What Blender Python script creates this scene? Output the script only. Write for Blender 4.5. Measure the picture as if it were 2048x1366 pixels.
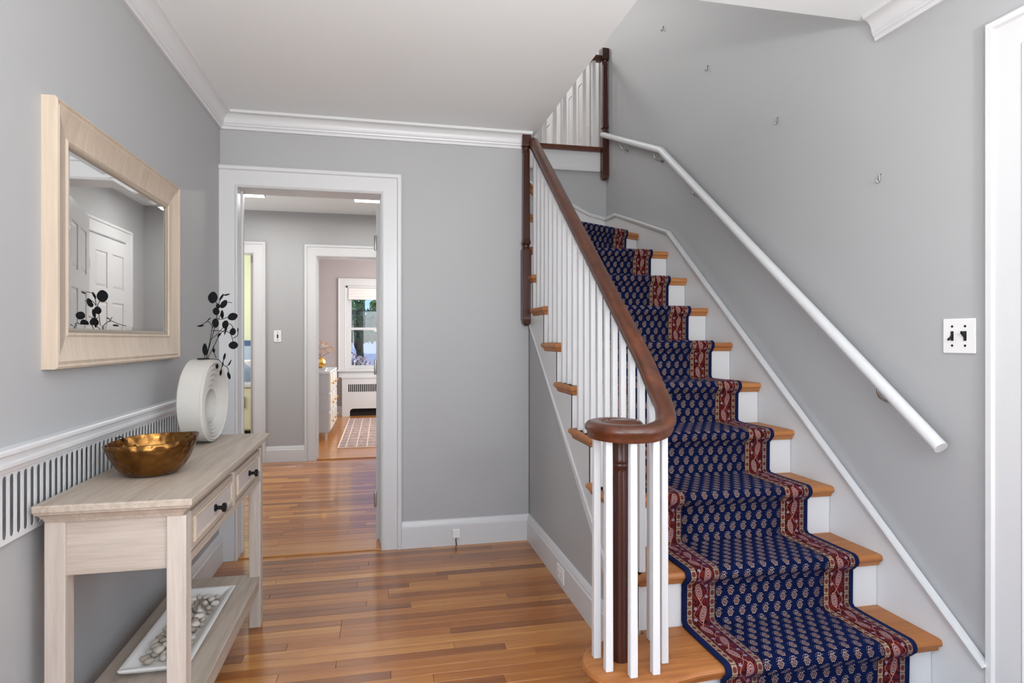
import bpy, bmesh, math, random
from mathutils import Vector, Matrix
random.seed(7)
for o in list(bpy.data.objects): bpy.data.objects.remove(o)
SC = bpy.context.scene; COL = SC.collection
PI = math.pi
# ------------------------------------------------------------------ camera
FPX, VH, CAMH = 1211.0, 678.0, 1.22
YAW = math.atan2(262, 1211)
cd = bpy.data.cameras.new('camera'); cam = bpy.data.objects.new('camera', cd); COL.objects.link(cam)
cd.sensor_width = 36; cd.lens = FPX/2048*36; cd.shift_y = -5/2048; cd.clip_start = .05
cam.location = (0, 0, CAMH); cam.rotation_euler = (PI/2, 0, -YAW); SC.camera = cam
FW = Vector((math.sin(YAW), math.cos(YAW), 0)); RT = Vector((math.cos(YAW), -math.sin(YAW), 0))
def ray(u, v): return FW + RT*((u-1024)/FPX) + Vector((0, 0, (VH-v)/FPX))
def on_y(u, v, y): d = ray(u, v); return Vector((0, 0, CAMH)) + d*(y/d.y)
# ------------------------------------------------------------------ view + world + lights
vs = SC.view_settings; vs.view_transform = 'Standard'; vs.look = 'None'; vs.gamma = 1; vs.use_curve_mapping = False
vs.exposure = -0.28
w = bpy.data.worlds.new('world'); SC.world = w; w.use_nodes = True
wn = w.node_tree.nodes; sk = wn.new('ShaderNodeTexSky'); sk.sky_type = 'NISHITA'; sk.sun_disc = False
sk.sun_elevation = math.radians(48); sk.sun_rotation = math.radians(250); sk.air_density = 1.0; sk.dust_density = .1; sk.ozone_density = 4
tn = wn.new('ShaderNodeVectorMath'); tn.operation = 'MULTIPLY'; tn.inputs[1].default_value = (.72, .92, 1.25)
w.node_tree.links.new(sk.outputs[0], tn.inputs[0]); w.node_tree.links.new(tn.outputs[0], wn['Background'].inputs[0]); wn['Background'].inputs[1].default_value = 0.2
XL0 = -.865
def lamp(name, kind, loc, energy, rot=(0, 0, 0), color=(1, 1, 1), **kw):
    l = bpy.data.lights.new(name, kind); l.energy = energy; l.color = color
    for k, v in kw.items(): setattr(l, k, v)
    o = bpy.data.objects.new(name, l); COL.objects.link(o); o.location = loc; o.rotation_euler = rot; return o
lamp('sun', 'SUN', (-20, 6, 20), 2.6, (math.radians(38), math.radians(-22), 0), (1, .96, .9), angle=.01)
# daylight at the front window and side rooms, with added fill lights among them
lamp('daylight_front_window', 'AREA', (.5, -1.76, 1.45), 44, (PI/2+.1, 0, 0), (.96, .98, 1), shape='RECTANGLE', size=2.2, size_y=1.5)
lamp('side_opening_fill', 'AREA', (XL0-.02, -.2, 1.1), 54, (0, -PI/2-.05, 0), (.96, .98, 1), shape='RECTANGLE', size=1.7, size_y=1.4)  # added fill at an invented left opening, brightens right wall and stairs
lamp('right_opening_fill', 'AREA', (1.90, -.35, 1.1), 42, (0, PI/2+.05, 0), (.96, .98, 1), shape='RECTANGLE', size=1.9, size_y=1.4)  # added fill at an invented right opening, lifts left wall and table side
lamp('daylight_bedroom_window', 'AREA', (1.6, 8.4, 1.5), 85, (0, PI/2, 0), (1, .98, .96), shape='RECTANGLE', size=1.4, size_y=1.6)
lamp('daylight_upper_window', 'AREA', (-.9, 3.2, 4.2), 40, (0, -PI/2, 0), (1, 1, 1), shape='RECTANGLE', size=1.6, size_y=2.4)
lamp('daylight_kitchen_window', 'AREA', (-2.6, 7.6, 1.5), 26, (0, -PI/2, 0), (1, 1, .97), shape='RECTANGLE', size=1.4, size_y=1.4)
lamp('hall_fill', 'AREA', (-2.55, 5.1, 1.4), 36, (0, -PI/2-.5, 0), (1, 1, 1), shape='RECTANGLE', size=1.6, size_y=1.3)  # added fill with no window behind it, tilted up to brighten hall ceiling

# ------------------------------------------------------------------ node helpers
class X:
    """scalar node expression"""
    nt = None
    def __init__(s, v): s.v = v
    @staticmethod
    def op(o, *a):
        n = X.nt.nodes.new('ShaderNodeMath'); n.operation = o
        for i, q in enumerate(a):
            q = q.v if isinstance(q, X) else q
            if isinstance(q, (int, float)): n.inputs[i].default_value = q
            else: X.nt.links.new(q, n.inputs[i])
        return X(n.outputs[0])
    def __add__(s, o): return X.op('ADD', s, o)
    def __radd__(s, o): return X.op('ADD', o, s)
    def __sub__(s, o): return X.op('SUBTRACT', s, o)
    def __rsub__(s, o): return X.op('SUBTRACT', o, s)
    def __mul__(s, o): return X.op('MULTIPLY', s, o)
    __rmul__ = __mul__
    def __truediv__(s, o): return X.op('DIVIDE', s, o)
    def lt(s, o): return X.op('LESS_THAN', s, o)
    def gt(s, o): return X.op('GREATER_THAN', s, o)
    def abs(s): return X.op('ABSOLUTE', s)
    def floor(s): return X.op('FLOOR', s)
    def frac(s): return X.op('FRACT', s)
    def sin(s): return X.op('SINE', s)
    def cos(s): return X.op('COSINE', s)
    def mod(s, o): return X.op('FLOORED_MODULO', s, o)
    def max(s, o): return X.op('MAXIMUM', s, o)
    def min(s, o): return X.op('MINIMUM', s, o)
def hyp(a, b): return X.op('SQRT', a*a + b*b)
def mixc(nt, fac, a, b):
    n = nt.nodes.new('ShaderNodeMix'); n.data_type = 'RGBA'
    def put(i, q):
        q = q.v if isinstance(q, X) else q
        if isinstance(q, (int, float)): n.inputs[i].default_value = q
        elif isinstance(q, tuple): n.inputs[i].default_value = (*q, 1)
        else: nt.links.new(q, n.inputs[i])
    put(0, fac); put(6, a); put(7, b)
    return n.outputs[2]
def lin(r, g, b):
    f = lambda c: (c/255/12.92 if c <= 10 else ((c/255+.055)/1.055)**2.4)
    return (f(r), f(g), f(b))
def mat(name, col=(.8, .8, .8), rough=.5, metal=0, **kw):
    m = bpy.data.materials.new(name); m.use_nodes = True
    b = m.node_tree.nodes['Principled BSDF']
    b.inputs['Base Color'].default_value = (*col, 1); b.inputs['Roughness'].default_value = rough; b.inputs['Metallic'].default_value = metal
    for k, v in kw.items():
        b.inputs[k].default_value = (*v, 1) if isinstance(v, tuple) else v
    return m
def bsdf(m): return m.node_tree.nodes['Principled BSDF']
def texc(nt, out='Object', scale=(1, 1, 1), rand=False):
    t = nt.nodes.new('ShaderNodeTexCoord'); mp = nt.nodes.new('ShaderNodeMapping'); nt.links.new(t.outputs[out], mp.inputs[0])
    mp.inputs['Scale'].default_value = scale
    oi = None
    if rand:
        oi = nt.nodes.new('ShaderNodeObjectInfo'); vm = nt.nodes.new('ShaderNodeVectorMath'); vm.operation = 'SCALE'
        vm.inputs[0].default_value = (37, 19, 11); nt.links.new(oi.outputs['Random'], vm.inputs['Scale']); nt.links.new(vm.outputs[0], mp.inputs['Location'])
    return mp.outputs[0], oi
def noise(nt, vec, scale, detail=3, rough=.5, dist=0):
    n = nt.nodes.new('ShaderNodeTexNoise'); nt.links.new(vec, n.inputs['Vector'])
    n.inputs['Scale'].default_value = scale; n.inputs['Detail'].default_value = detail; n.inputs['Roughness'].default_value = rough; n.inputs['Distortion'].default_value = dist
    return n.outputs[0]
def ramp(nt, fac, stops):
    r = nt.nodes.new('ShaderNodeValToRGB'); nt.links.new(fac, r.inputs[0]); e = r.color_ramp.elements
    while len(e) < len(stops): e.new(.5)
    for q, (p, c) in zip(e, stops): q.position = p; q.color = (*c, 1)
    return r.outputs[0]
def bump(m, h, strength=.2, dist=.01):
    nt = m.node_tree; b = nt.nodes.new('ShaderNodeBump'); b.inputs['Strength'].default_value = strength; b.inputs['Distance'].default_value = dist
    nt.links.new(h, b.inputs['Height']); nt.links.new(b.outputs[0], bsdf(m).inputs['Normal'])
def wood(name, dark, mid, light, axis=0, rough=.3, coat=0, fine=60, var=.5, grain=.45):
    """wood with grain along axis, each piece shifted in tone"""
    m = mat(name, mid, rough); nt = m.node_tree
    sc = [1., 1., 1.]; sc[axis] = .06
    v, oi = texc(nt, 'Object', tuple(sc), True)
    n1 = noise(nt, v, fine, 4, .6, .3); n2 = noise(nt, v, fine*.2, 2, .5, 1.2)
    X.nt = nt
    t = (X(n1)*grain + X(n2)*(1-grain))*(1-var*.6) + X(oi.outputs['Random'])*var*.6
    nt.links.new(ramp(nt, t.v, [(.22, dark), (.5, mid), (.8, light)]), bsdf(m).inputs['Base Color'])
    bsdf(m).inputs['Coat Weight'].default_value = coat; bsdf(m).inputs['Coat Roughness'].default_value = .08
    bump(m, n1, .06, .002)
    return m
def paint(name, col, rough, bs=.03, sc=120):
    m = mat(name, col, rough); nt = m.node_tree; v, _ = texc(nt); n = noise(nt, v, sc, 3)
    bump(m, n, bs, .004)
    n2 = noise(nt, v, 1.3, 2); X.nt = nt
    f = X(n2)*.06 + .97
    nt.links.new(mixc(nt, 1.0, col, col), bsdf(m).inputs['Base Color'])
    mm = nt.nodes.new('ShaderNodeVectorMath'); mm.operation = 'SCALE'; mm.inputs[0].default_value = col; nt.links.new(f.v, mm.inputs['Scale'])
    nt.links.new(mm.outputs[0], bsdf(m).inputs['Base Color'])
    return m
G = {}
G['wall'] = paint('wall_grey_paint', (.40, .403, .408), .55)
G['white'] = paint('trim_white_paint', (.63, .635, .643), .32, .015)
G['ceil'] = paint('ceiling_white_paint', (.81, .848, .858), .75, .02)
G['mauve'] = paint('bedroom_mauve_paint', (.42, .375, .375), .5)
G['yellow'] = paint('kitchen_pale_paint', (.72, .76, .50), .5)
G['floor'] = wood('oak_floor_varnish', lin(112, 62, 24), lin(166, 101, 42), lin(206, 148, 80), 0, .28, .35, 90, .62, .4)
G['sub'] = mat('subfloor_dark', (.05, .025, .012), .8)
G['tread'] = wood('oak_tread_varnish', lin(132, 74, 30), lin(168, 108, 58), lin(198, 142, 88), 0, .5, 0, 90, .3)
G['rail'] = wood('mahogany_rail', lin(44, 20, 11), lin(84, 42, 22), lin(116, 66, 38), 1, .34, .2, 60, .2)
G['newel'] = wood('mahogany_post', lin(28, 9, 5), lin(58, 22, 12), lin(80, 36, 20), 2, .32, .2, 60, .2)
G['console'] = wood('whitewashed_oak', lin(150, 136, 122), lin(178, 165, 151), lin(204, 194, 184), 1, .55, 0, 140, .2)
G['console_z'] = wood('whitewashed_oak_upright', lin(160, 148, 136), lin(186, 175, 164), lin(208, 200, 191), 2, .55, 0, 140, .2)
G['console_x'] = wood('whitewashed_oak_cross', lin(158, 145, 132), lin(184, 172, 160), lin(206, 198, 188), 0, .55, 0, 140, .2)
G['frame'] = wood('mirror_pale_wood', lin(172, 156, 138), lin(192, 176, 158), lin(208, 194, 178), 2, .5, 0, 90, .2)
G['black'] = mat('black_metal', (.012, .012, .013), .35, .6)
G['dark'] = mat('dark_gap', (.01, .01, .01), .9)
G['nickel'] = mat('worn_nickel', (.45, .43, .4), .3, 1)
G['gold'] = mat('brushed_gold', (.85, .52, .12), .25, 1)
G['plastic'] = mat('white_plastic', (.78, .78, .77), .3)
G['leaf'] = mat('black_leaf', (.006, .006, .007), .85, **{'Specular IOR Level': .15})
G['glass_mirror'] = mat('mirror_silver', (.9, .91, .91), .01, 1)
G['bead'] = mat('antique_bead', (.45, .40, .32), .35, .7)
m = G['ceramic'] = mat('bisque_ceramic', (.52, .50, .465), .85); v, _ = texc(m.node_tree); bump(m, noise(m.node_tree, v, 260, 4, .7), .35, .003)
m = G['bronze'] = mat('hammered_bronze', (.40, .19, .06), .24, 1); v, _ = texc(m.node_tree)
vo = m.node_tree.nodes.new('ShaderNodeTexVoronoi'); m.node_tree.links.new(v, vo.inputs['Vector']); vo.inputs['Scale'].default_value = 48; vo.feature = 'SMOOTH_F1'
bump(m, vo.outputs['Distance'], .9, .0075)
m.node_tree.links.new(ramp(m.node_tree, noise(m.node_tree, v, 14, 3), [(.3, (.12, .052, .014)), (.7, (.30, .145, .042))]), bsdf(m).inputs['Base Color'])
m = G['tray'] = mat('chalk_white_tray', (.74, .73, .71), .7); v, _ = texc(m.node_tree); bump(m, noise(m.node_tree, v, 60, 4), .2, .003)
m = G['pebble'] = mat('pebble_stone', (.5, .47, .43), .55); v, oi = texc(m.node_tree, rand=True)
m.node_tree.links.new(ramp(m.node_tree, oi.outputs['Random'], [(0, lin(132, 118, 104)), (.45, lin(176, 165, 152)), (1, lin(206, 200, 192))]), bsdf(m).inputs['Base Color'])
m = G['cane'] = mat('woven_cane', (.5, .48, .47), .7); nt = m.node_tree; X.nt = nt
v, _ = texc(nt); sp = nt.nodes.new('ShaderNodeSeparateXYZ'); nt.links.new(v, sp.inputs[0])
cy, cz = X(sp.outputs[1])*(2*PI/.007), X(sp.outputs[2])*(2*PI/.007)
wv = (cy.sin()*cz.sin())*.5 + .5
nt.links.new(mixc(nt, wv, lin(150, 140, 134), lin(218, 210, 206)), bsdf(m).inputs['Base Color']); bump(m, wv.v, .5, .002)
def glow(name, col, s):
    m = mat(name, col, .4); bsdf(m).inputs['Emission Color'].default_value = (*col, 1); bsdf(m).inputs['Emission Strength'].default_value = s; return m
G['lamp'] = glow('lamp_diffuser', (1, .98, .95), 6)
def pane_mat():
    m = bpy.data.materials.new('window_glass'); m.use_nodes = True; nt = m.node_tree; nt.nodes.clear()
    o = nt.nodes.new('ShaderNodeOutputMaterial'); t = nt.nodes.new('ShaderNodeBsdfTransparent'); g = nt.nodes.new('ShaderNodeBsdfGlossy'); g.inputs['Roughness'].default_value = .02
    mx = nt.nodes.new('ShaderNodeMixShader'); mx.inputs[0].default_value = .06
    nt.links.new(t.outputs[0], mx.inputs[1]); nt.links.new(g.outputs[0], mx.inputs[2]); nt.links.new(mx.outputs[0], o.inputs[0]); return m
G['pane'] = pane_mat()

# ------------------------------------------------------------------ mesh helpers
def wloc(o):
    p = Vector((0, 0, 0))
    while o: p += o.location; o = o.parent
    return p
def tag(o, label=None, cat=None, group=None, kind=None):
    if label: o['label'] = label
    if cat: o['category'] = cat
    if group: o['group'] = group
    if kind: o['kind'] = kind
    return o
class MB:
    def __init__(s): s.v = []; s.f = []; s.uv = []
    def box(s, x0, x1, y0, y1, z0, z1):
        b = len(s.v)
        s.v += [(x, y, z) for z in (z0, z1) for y in (y0, y1) for x in (x0, x1)]
        s.f += [tuple(b+i for i in q) for q in ((0, 2, 3, 1), (4, 5, 7, 6), (0, 1, 5, 4), (2, 6, 7, 3), (0, 4, 6, 2), (1, 3, 7, 5))]
        return s
    def frustum(s, cx, cy, z0, z1, a0, b0, a1, b1):
        b = len(s.v)
        for z, a, c in ((z0, a0, b0), (z1, a1, b1)): s.v += [(cx-a, cy-c, z), (cx+a, cy-c, z), (cx+a, cy+c, z), (cx-a, cy+c, z)]
        s.f += [(b+3, b+2, b+1, b), (b+4, b+5, b+6, b+7)] + [(b+i, b+(i+1) % 4, b+4+(i+1) % 4, b+4+i) for i in range(4)]
        return s
    def prism(s, pts, a0, a1, axis='x'):
        """pts: 2-D outline extruded along axis. axis x: (y,z); y: (x,z); z: (x,y)"""
        b = len(s.v); n = len(pts)
        mk = {'x': lambda p, a: (a, p[0], p[1]), 'y': lambda p, a: (p[0], a, p[1]), 'z': lambda p, a: (p[0], p[1], a)}[axis]
        s.v += [mk(p, a0) for p in pts] + [mk(p, a1) for p in pts]
        s.f += [tuple(range(b+n-1, b-1, -1)), tuple(range(b+n, b+2*n))] + [(b+i, b+(i+1) % n, b+n+(i+1) % n, b+n+i) for i in range(n)]
        return s
    def rings(s, rr, caps=True, closed=False):
        b = len(s.v); n = len(rr[0])
        for r in rr: s.v += [tuple(p) for p in r]
        K = len(rr)
        for k in range(K if closed else K-1):
            k2 = (k+1) % K
            s.f += [(b+k*n+i, b+k*n+(i+1) % n, b+k2*n+(i+1) % n, b+k2*n+i) for i in range(n)]
        if caps and not closed: s.f += [tuple(b+i for i in range(n-1, -1, -1)), tuple(b+(K-1)*n+i for i in range(n))]
        return s
    def lathe(s, prof, c=(0, 0, 0), n=20, caps=True):
        return s.rings([[(c[0]+r*math.cos(2*PI*i/n), c[1]+r*math.sin(2*PI*i/n), c[2]+z) for i in range(n)] for r, z in prof], caps)
    def tube(s, pts, r, n=8, caps=True):
        pts = [Vector(p) for p in pts]; rr = []
        u = Vector((0, 0, 1))
        for i, p in enumerate(pts):
            t = (pts[min(i+1, len(pts)-1)] - pts[max(i-1, 0)]).normalized()
            if abs(t.dot(u)) > .95: u = Vector((0, 1, 0)) if abs(t.y) < .9 else Vector((1, 0, 0))
            a = t.cross(u).normalized(); b = a.cross(t).normalized(); u = b
            q = r[i] if isinstance(r, (list, tuple)) else r
            rr.append([p + a*q*math.cos(2*PI*k/n) + b*q*math.sin(2*PI*k/n) for k in range(n)])
        return s.rings(rr, caps)
    def molding(s, path, prof, n):
        path = [Vector(p) for p in path]; n = Vector(n); rr = []
        for i, p in enumerate(path):
            ds = []
            if i > 0: ds.append((p-path[i-1]).normalized())
            if i < len(path)-1: ds.append((path[i+1]-p).normalized())
            ps = [n.cross(d) for d in ds]
            m_ = ps[0] if len(ps) == 1 else (ps[0]+ps[1])/(1+ps[0].dot(ps[1]))
            rr.append([p + m_*a + n*d for a, d in prof])
        return s.rings(rr)
    def sweep(s, pts, prof, up=Vector((0, 0, 1))):
        pts = [Vector(p) for p in pts]; rr = []
        for i, p in enumerate(pts):
            t = (pts[min(i+1, len(pts)-1)] - pts[max(i-1, 0)]).normalized()
            a = t.cross(up).normalized(); b = a.cross(t)
            rr.append([p + a*x + b*y for x, y in prof])
        return s.rings(rr)
    def build(s, name, m, parent=None, smooth=False, bevel=0, seg=2, label=None, cat=None, group=None, kind=None, sub=0, auto=None):
        xs, ys, zs = zip(*s.v)
        o0 = Vector(((min(xs)+max(xs))/2, (min(ys)+max(ys))/2, min(zs)))
        me = bpy.data.meshes.new(name); me.from_pydata([Vector(q)-o0 for q in s.v], [], s.f)
        bm = bmesh.new(); bm.from_mesh(me); bmesh.ops.recalc_face_normals(bm, faces=bm.faces); bm.to_mesh(me); bm.free()
        me.materials.append(G[m] if isinstance(m, str) else m)
        o = bpy.data.objects.new(name, me); COL.objects.link(o)
        if parent: o.parent = parent; o.location = o0 - wloc(parent)
        else: o.location = o0
        if smooth: me.polygons.foreach_set('use_smooth', [True]*len(me.polygons))
        if auto: me.set_sharp_from_angle(angle=math.radians(auto))
        if bevel:
            b = o.modifiers.new('bevel', 'BEVEL'); b.width = bevel; b.segments = seg; b.limit_method = 'ANGLE'
        if sub:
            q = o.modifiers.new('sub', 'SUBSURF'); q.levels = sub; q.render_levels = sub
        return tag(o, label, cat, group, kind)
def B(*a): return MB().box(*a)
def thing(name, loc, label, cat, group=None, kind=None):
    o = bpy.data.objects.new(name, None); COL.objects.link(o); o.location = loc; o.empty_display_size = .1
    return tag(o, label, cat, group, kind)
def struct(name, mb, m, label, cat, **kw): return mb.build(name, m, None, label=label, cat=cat, kind='structure', **kw)
def crom(P, n=8):
    P = [Vector(p) for p in P]; out = []
    for i in range(len(P)-1):
        p0, p1, p2, p3 = P[max(i-1, 0)], P[i], P[i+1], P[min(i+2, len(P)-1)]
        for k in range(n):
            t = k/n
            out.append(.5*((2*p1) + (p2-p0)*t + (2*p0-5*p1+4*p2-p3)*t*t + (3*p1-p0-3*p2+p3)*t**3))
    return out + [P[-1]]

# ------------------------------------------------------------------ layout constants
XL, YF, XS, XR = -.865, 3.59, .885, 1.88          # left wall, far wall, wall under the stairs, right wall
ZC, Z2 = 2.465, 2.83                              # ground-floor ceiling, upper floor
YB = 4.889                                        # wall behind the stair turn
Y0 = -1.8                                         # front of the house
WX, WY = .92, 2.03                                # stairwell opening edges
YH, Y3 = 6.37, 10.0                               # hall end wall, bedroom end wall
XH = .5                                           # hall right wall
RISE, RUN, N1 = .2, .2507, 1.696
DX0, DX1, DZ = -.773, 0.0, 2.058                  # first doorway

# ------------------------------------------------------------------ setting: walls
def wall(name, boxes, m, label):
    mb = MB()
    for b in boxes: mb.box(*b)
    return struct(name, mb, m, label, 'wall')
wall('wall_left', [(XL-.13, XL, Y0, -.95, -.05, ZC+.1), (XL-.13, XL, -.95, .55, 2.15, ZC+.1), (XL-.13, XL, .55, .75, -.05, ZC+.1), (XL-.13, XL, .75, 2.88, -.05, .748), (XL-.13, XL-.1, .75, 2.88, .748, .906), (XL-.13, XL, .75, 2.88, .906, ZC+.1), (XL-.13, XL, 2.88, YF, -.05, ZC+.1)], 'wall', 'grey painted wall behind the console table and mirror')
wall('wall_far', [(-2.7, DX0-.012, YF, YF+.15, -.05, ZC+.1), (DX0-.012, DX1+.012, YF, YF+.15, DZ+.012, ZC+.1), (DX1+.012, XS-.004, YF, YF+.15, -.05, ZC)], 'wall', 'grey wall facing the camera with the cased doorway')
wall('wall_right', [(XR, XR+.14, 1.43, YB+2.2, -.05, 5.25), (XR, XR+.14, Y0, -1.1, -.05, 5.25), (XR, XR+.14, -1.1, .4, 2.15, 5.25), (XR, XR+.14, .4, .62, -.05, 5.25), (XR, XR+.14, .62, 1.43, 2.1, 5.25)], 'wall', 'tall grey wall beside the stairs holding the white handrail')
wall('wall_stairback', [(XS+.07, XR, YB, YB+.12, -.05, 2.64), (-.4, XS+.07, YB, YB+.12, ZC+.05, 2.64)], 'wall', 'grey wall closing the turn of the stairs below the upper landing')
wall('wall_front', [(XL-.13, -.6, Y0-.15, Y0, -.05, 5.25), (1.6, XR+.14, Y0-.15, Y0, -.05, 5.25), (-.6, 1.6, Y0-.15, Y0, -.05, .7), (-.6, 1.6, Y0-.15, Y0, 2.2, 5.25)], 'wall', 'grey front wall behind the camera')
wall('wall_hall', [(-2.7, -1.912, YH, YH+.13, -.05, ZC+.1), (-1.912, -1.218, YH, YH+.13, 2.072, ZC+.1), (-1.218, -.642, YH, YH+.13, -.05, ZC+.1), (-.642, .162, YH, YH+.13, 2.062, ZC+.1), (.162, XH+.1, YH, YH+.13, -.05, ZC+.1)], 'wall', 'pale grey end wall of the back hall with the light switch')
wall('wall_hallside', [(XH, XH+.1, YF+.15, YH+.13, -.05, ZC+.025)], 'wall', 'grey side wall of the back hall seen in the mirror')
wall('wall_hallwest', [(-2.83, -2.7, YF, YH+2.6, -.05, ZC+.1)], 'wall', 'grey outer wall at the end of the back hall')
WX0, WX1, WZ0, WZ1 = -.55, .45, .74, 2.07         # bedroom window opening
wall('wall_bedroom', [(-1.15, WX0, Y3, Y3+.16, -.05, ZC+.1), (WX1, 1.9, Y3, Y3+.16, -.05, ZC+.1), (WX0, WX1, Y3, Y3+.16, -.05, WZ0), (WX0, WX1, Y3, Y3+.16, WZ1, ZC+.1)], 'mauve', 'mauve grey bedroom wall around the window')
wall('wall_bedroomleft', [(-1.28, -1.15, YH+.13, Y3+.16, -.05, ZC+.1)], 'mauve', 'mauve grey bedroom wall behind the dresser')
wall('wall_bedroomright', [(1.8, 1.9, YH+.13, Y3, -.05, ZC+.1), (XH+.1, 1.9, YH, YH+.13, -.05, ZC+.1)], 'mauve', 'mauve grey bedroom wall out of sight')
wall('wall_kitchen', [(-2.83, -1.28, 8.6, 8.73, -.05, ZC+.1)], 'yellow', 'pale yellow green kitchen wall seen through the side doorway')
wall('wall_upper', [(-1.0, XR+.14, YB+2.1, YB+2.2, Z2-.1, 5.25), (-1.1, -1.0, Y0, YB+2.2, Z2-.1, 5.25)], 'wall', 'grey wall of the upper landing')
# ceilings and upper floor
struct('ceiling', MB().box(XL-.13, WX, Y0, YF+.15, ZC, Z2-.02).box(WX, XR, Y0, WY, ZC, Z2-.02), 'ceil', 'smooth white entry ceiling cut away around the stairwell', 'ceiling')
struct('ceiling_hall', MB().box(-2.83, XH+.1, YF+.15, YH+.13, ZC+.025, ZC+.05), 'ceil', 'white ceiling of the back hall', 'ceiling')
struct('ceiling_bedroom', MB().box(-2.83, 1.9, YH+.13, Y3+.16, ZC+.025, ZC+.15), 'ceil', 'white ceiling over the bedroom and kitchen', 'ceiling')
struct('ceiling_upper', MB().box(-1.1, XR+.14, Y0-.15, YB+2.2, 5.25, 5.35), 'ceil', 'white ceiling high above the stairs', 'ceiling')
struct('floor_upper', MB().box(-1.0, XR, YB, YB+2.1, Z2-.1, Z2-.002).box(-1.0, -.4, YF+.15, YB, Z2-.1, Z2-.002), 'tread', 'wooden floor of the upper landing', 'floor')

# ------------------------------------------------------------------ setting: floors with planks
PW = .057; pcache = {}
def plank_mesh(L, m):
    k = (round(L, 3), m)
    if k not in pcache:
        mb = MB(); c = .0012; hx, hy = L/2-.0004, PW/2-.0004
        mb.rings([[(-hx, -hy, -.012), (hx, -hy, -.012), (hx, hy, -.012), (-hx, hy, -.012)], [(-hx, -hy, -c), (hx, -hy, -c), (hx, hy, -c), (-hx, hy, -c)],
                  [(-hx+c, -hy+c, 0), (hx-c, -hy+c, 0), (hx-c, hy-c, 0), (-hx+c, hy-c, 0)]])
        me = bpy.data.meshes.new('plank'); me.from_pydata(mb.v, [], mb.f); me.materials.append(G[m]); pcache[k] = me
    return pcache[k]
def lay(parent, x0, x1, y0, y1, m='floor', objs=True):
    n = max(1, int(math.ceil((y1-y0)/PW))); pl = wloc(parent); mb = MB(); cnt = 0
    for j in range(n):
        yc = y1-(j+.5)*PW; x = x0; first = True
        while x < x1-.001:
            L = random.choice([.45, .55, .65, .8, .95, 1.1, 1.3])
            if first: L = random.choice([.2, .35, .5, .7, .9]); first = False
            if x1-x-L < .2: L = x1-x
            L = round(min(L, x1-x), 3)
            if objs:
                o = bpy.data.objects.new('plank', plank_mesh(L, m)); COL.objects.link(o); o.parent = parent; o.location = Vector((x+L/2, yc, 0))-pl; cnt += 1
            else: mb.box(x+.0006, x+L-.0006, yc-PW/2+.0006, yc+PW/2-.0006, -.012, 0)
            x += L
    if not objs: mb.build('plank_field', m, parent, kind='stuff')
    return cnt
fl = struct('floor', B(XL-.1, XR, Y0, YF, -.06, -.0125), 'sub', 'glossy honey oak strip floor of the entry', 'floor')
lay(fl, XL, XS+.06, 1.30, YF-.005); lay(fl, XL, XR, Y0, 1.30, objs=False)
fh = struct('floor_hall', B(-2.7, XH, YF, YH+.13, -.06, -.0125), 'sub', 'glossy honey oak strip floor of the back hall', 'floor')
lay(fh, -1.5, XH, YF+.15, YH+.11); lay(fh, -2.7, -1.5, YF+.15, YH+.11, objs=False)
B(DX0, DX1, YF-.002, YF+.152, -.0125, .008).build('threshold', 'floor', fh, bevel=.004, label='raised oak threshold board')
fb = struct('floor_bedroom', B(-1.15, 1.8, YH+.1, Y3, -.06, -.0125), 'sub', 'oak strip floor of the bedroom behind the hall', 'floor')
lay(fb, -1.15, 1.8, YH+.13, Y3, objs=False)
B(-.63, .15, YH, YH+.13, -.0125, .012).build('threshold', 'floor', fb, bevel=.004)
struct('floor_kitchen', B(-2.7, -1.28, YH+.1, 8.6, -.06, 0), mat('kitchen_cream_floor', (.62, .57, .40), .4), 'cream floor seen through the side doorway', 'floor')

# ------------------------------------------------------------------ trim: crown, baseboards, casings
CROWN = [(0, -.092), (.012, -.092), (.014, -.078), (.02, -.074), (.022, -.066)] + [(.026+.034*(1-math.cos(t)), -.062+.046*math.sin(t)) for t in [i*PI/2/6 for i in range(7)]] + [(.066, -.014), (.068, 0), (0, 0)]
CROWN = [(a, d) for a, d in CROWN]
def crown(name, path, label):
    struct(name, MB().molding(path, CROWN, (0, 0, 1)), 'white', label, 'moulding', auto=30)
crown('trim_1', [(WX-.03, YF, ZC), (XL, YF, ZC), (XL, Y0, ZC)], 'white crown moulding along the left wall and doorway wall')
crown('trim_2', [(XR, Y0, ZC), (XR, 1.995, ZC)], 'white crown moulding ending above the stairs at the right')
BASE = [(0, 0), (.02, 0), (.02, .118), (.016, .122), (.014, .138), (.006, .152), (0, .155)]
def base(name, path, label):
    struct(name, MB().molding(path, BASE, (0, 0, 1)), 'white', label, 'baseboard', auto=30)
base('baseboard_far', [(XS, 1.93, 0), (XS, YF, 0), (DX1+.115, YF, 0)], 'tall white baseboard turning from the doorway wall to the stair wall')
base('baseboard_left', [(XL, YF-.015, 0), (XL, .55, 0)], 'white baseboard on the left wall behind the console table')
base('baseboard_hall', [(-.745, YH, 0), (-1.115, YH, 0)], 'white baseboard below the switch in the back hall')
base('baseboard_bedroom', [(1.8, Y3, 0), (-1.15, Y3, 0), (-1.15, YH+.13, 0)], 'white baseboard around the bedroom')
CAS = [(0, 0), (0, .012), (.008, .018), (.014, .014), (.09, .017), (.096, .026), (.112, .028), (.118, .022), (.118, 0)]
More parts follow.
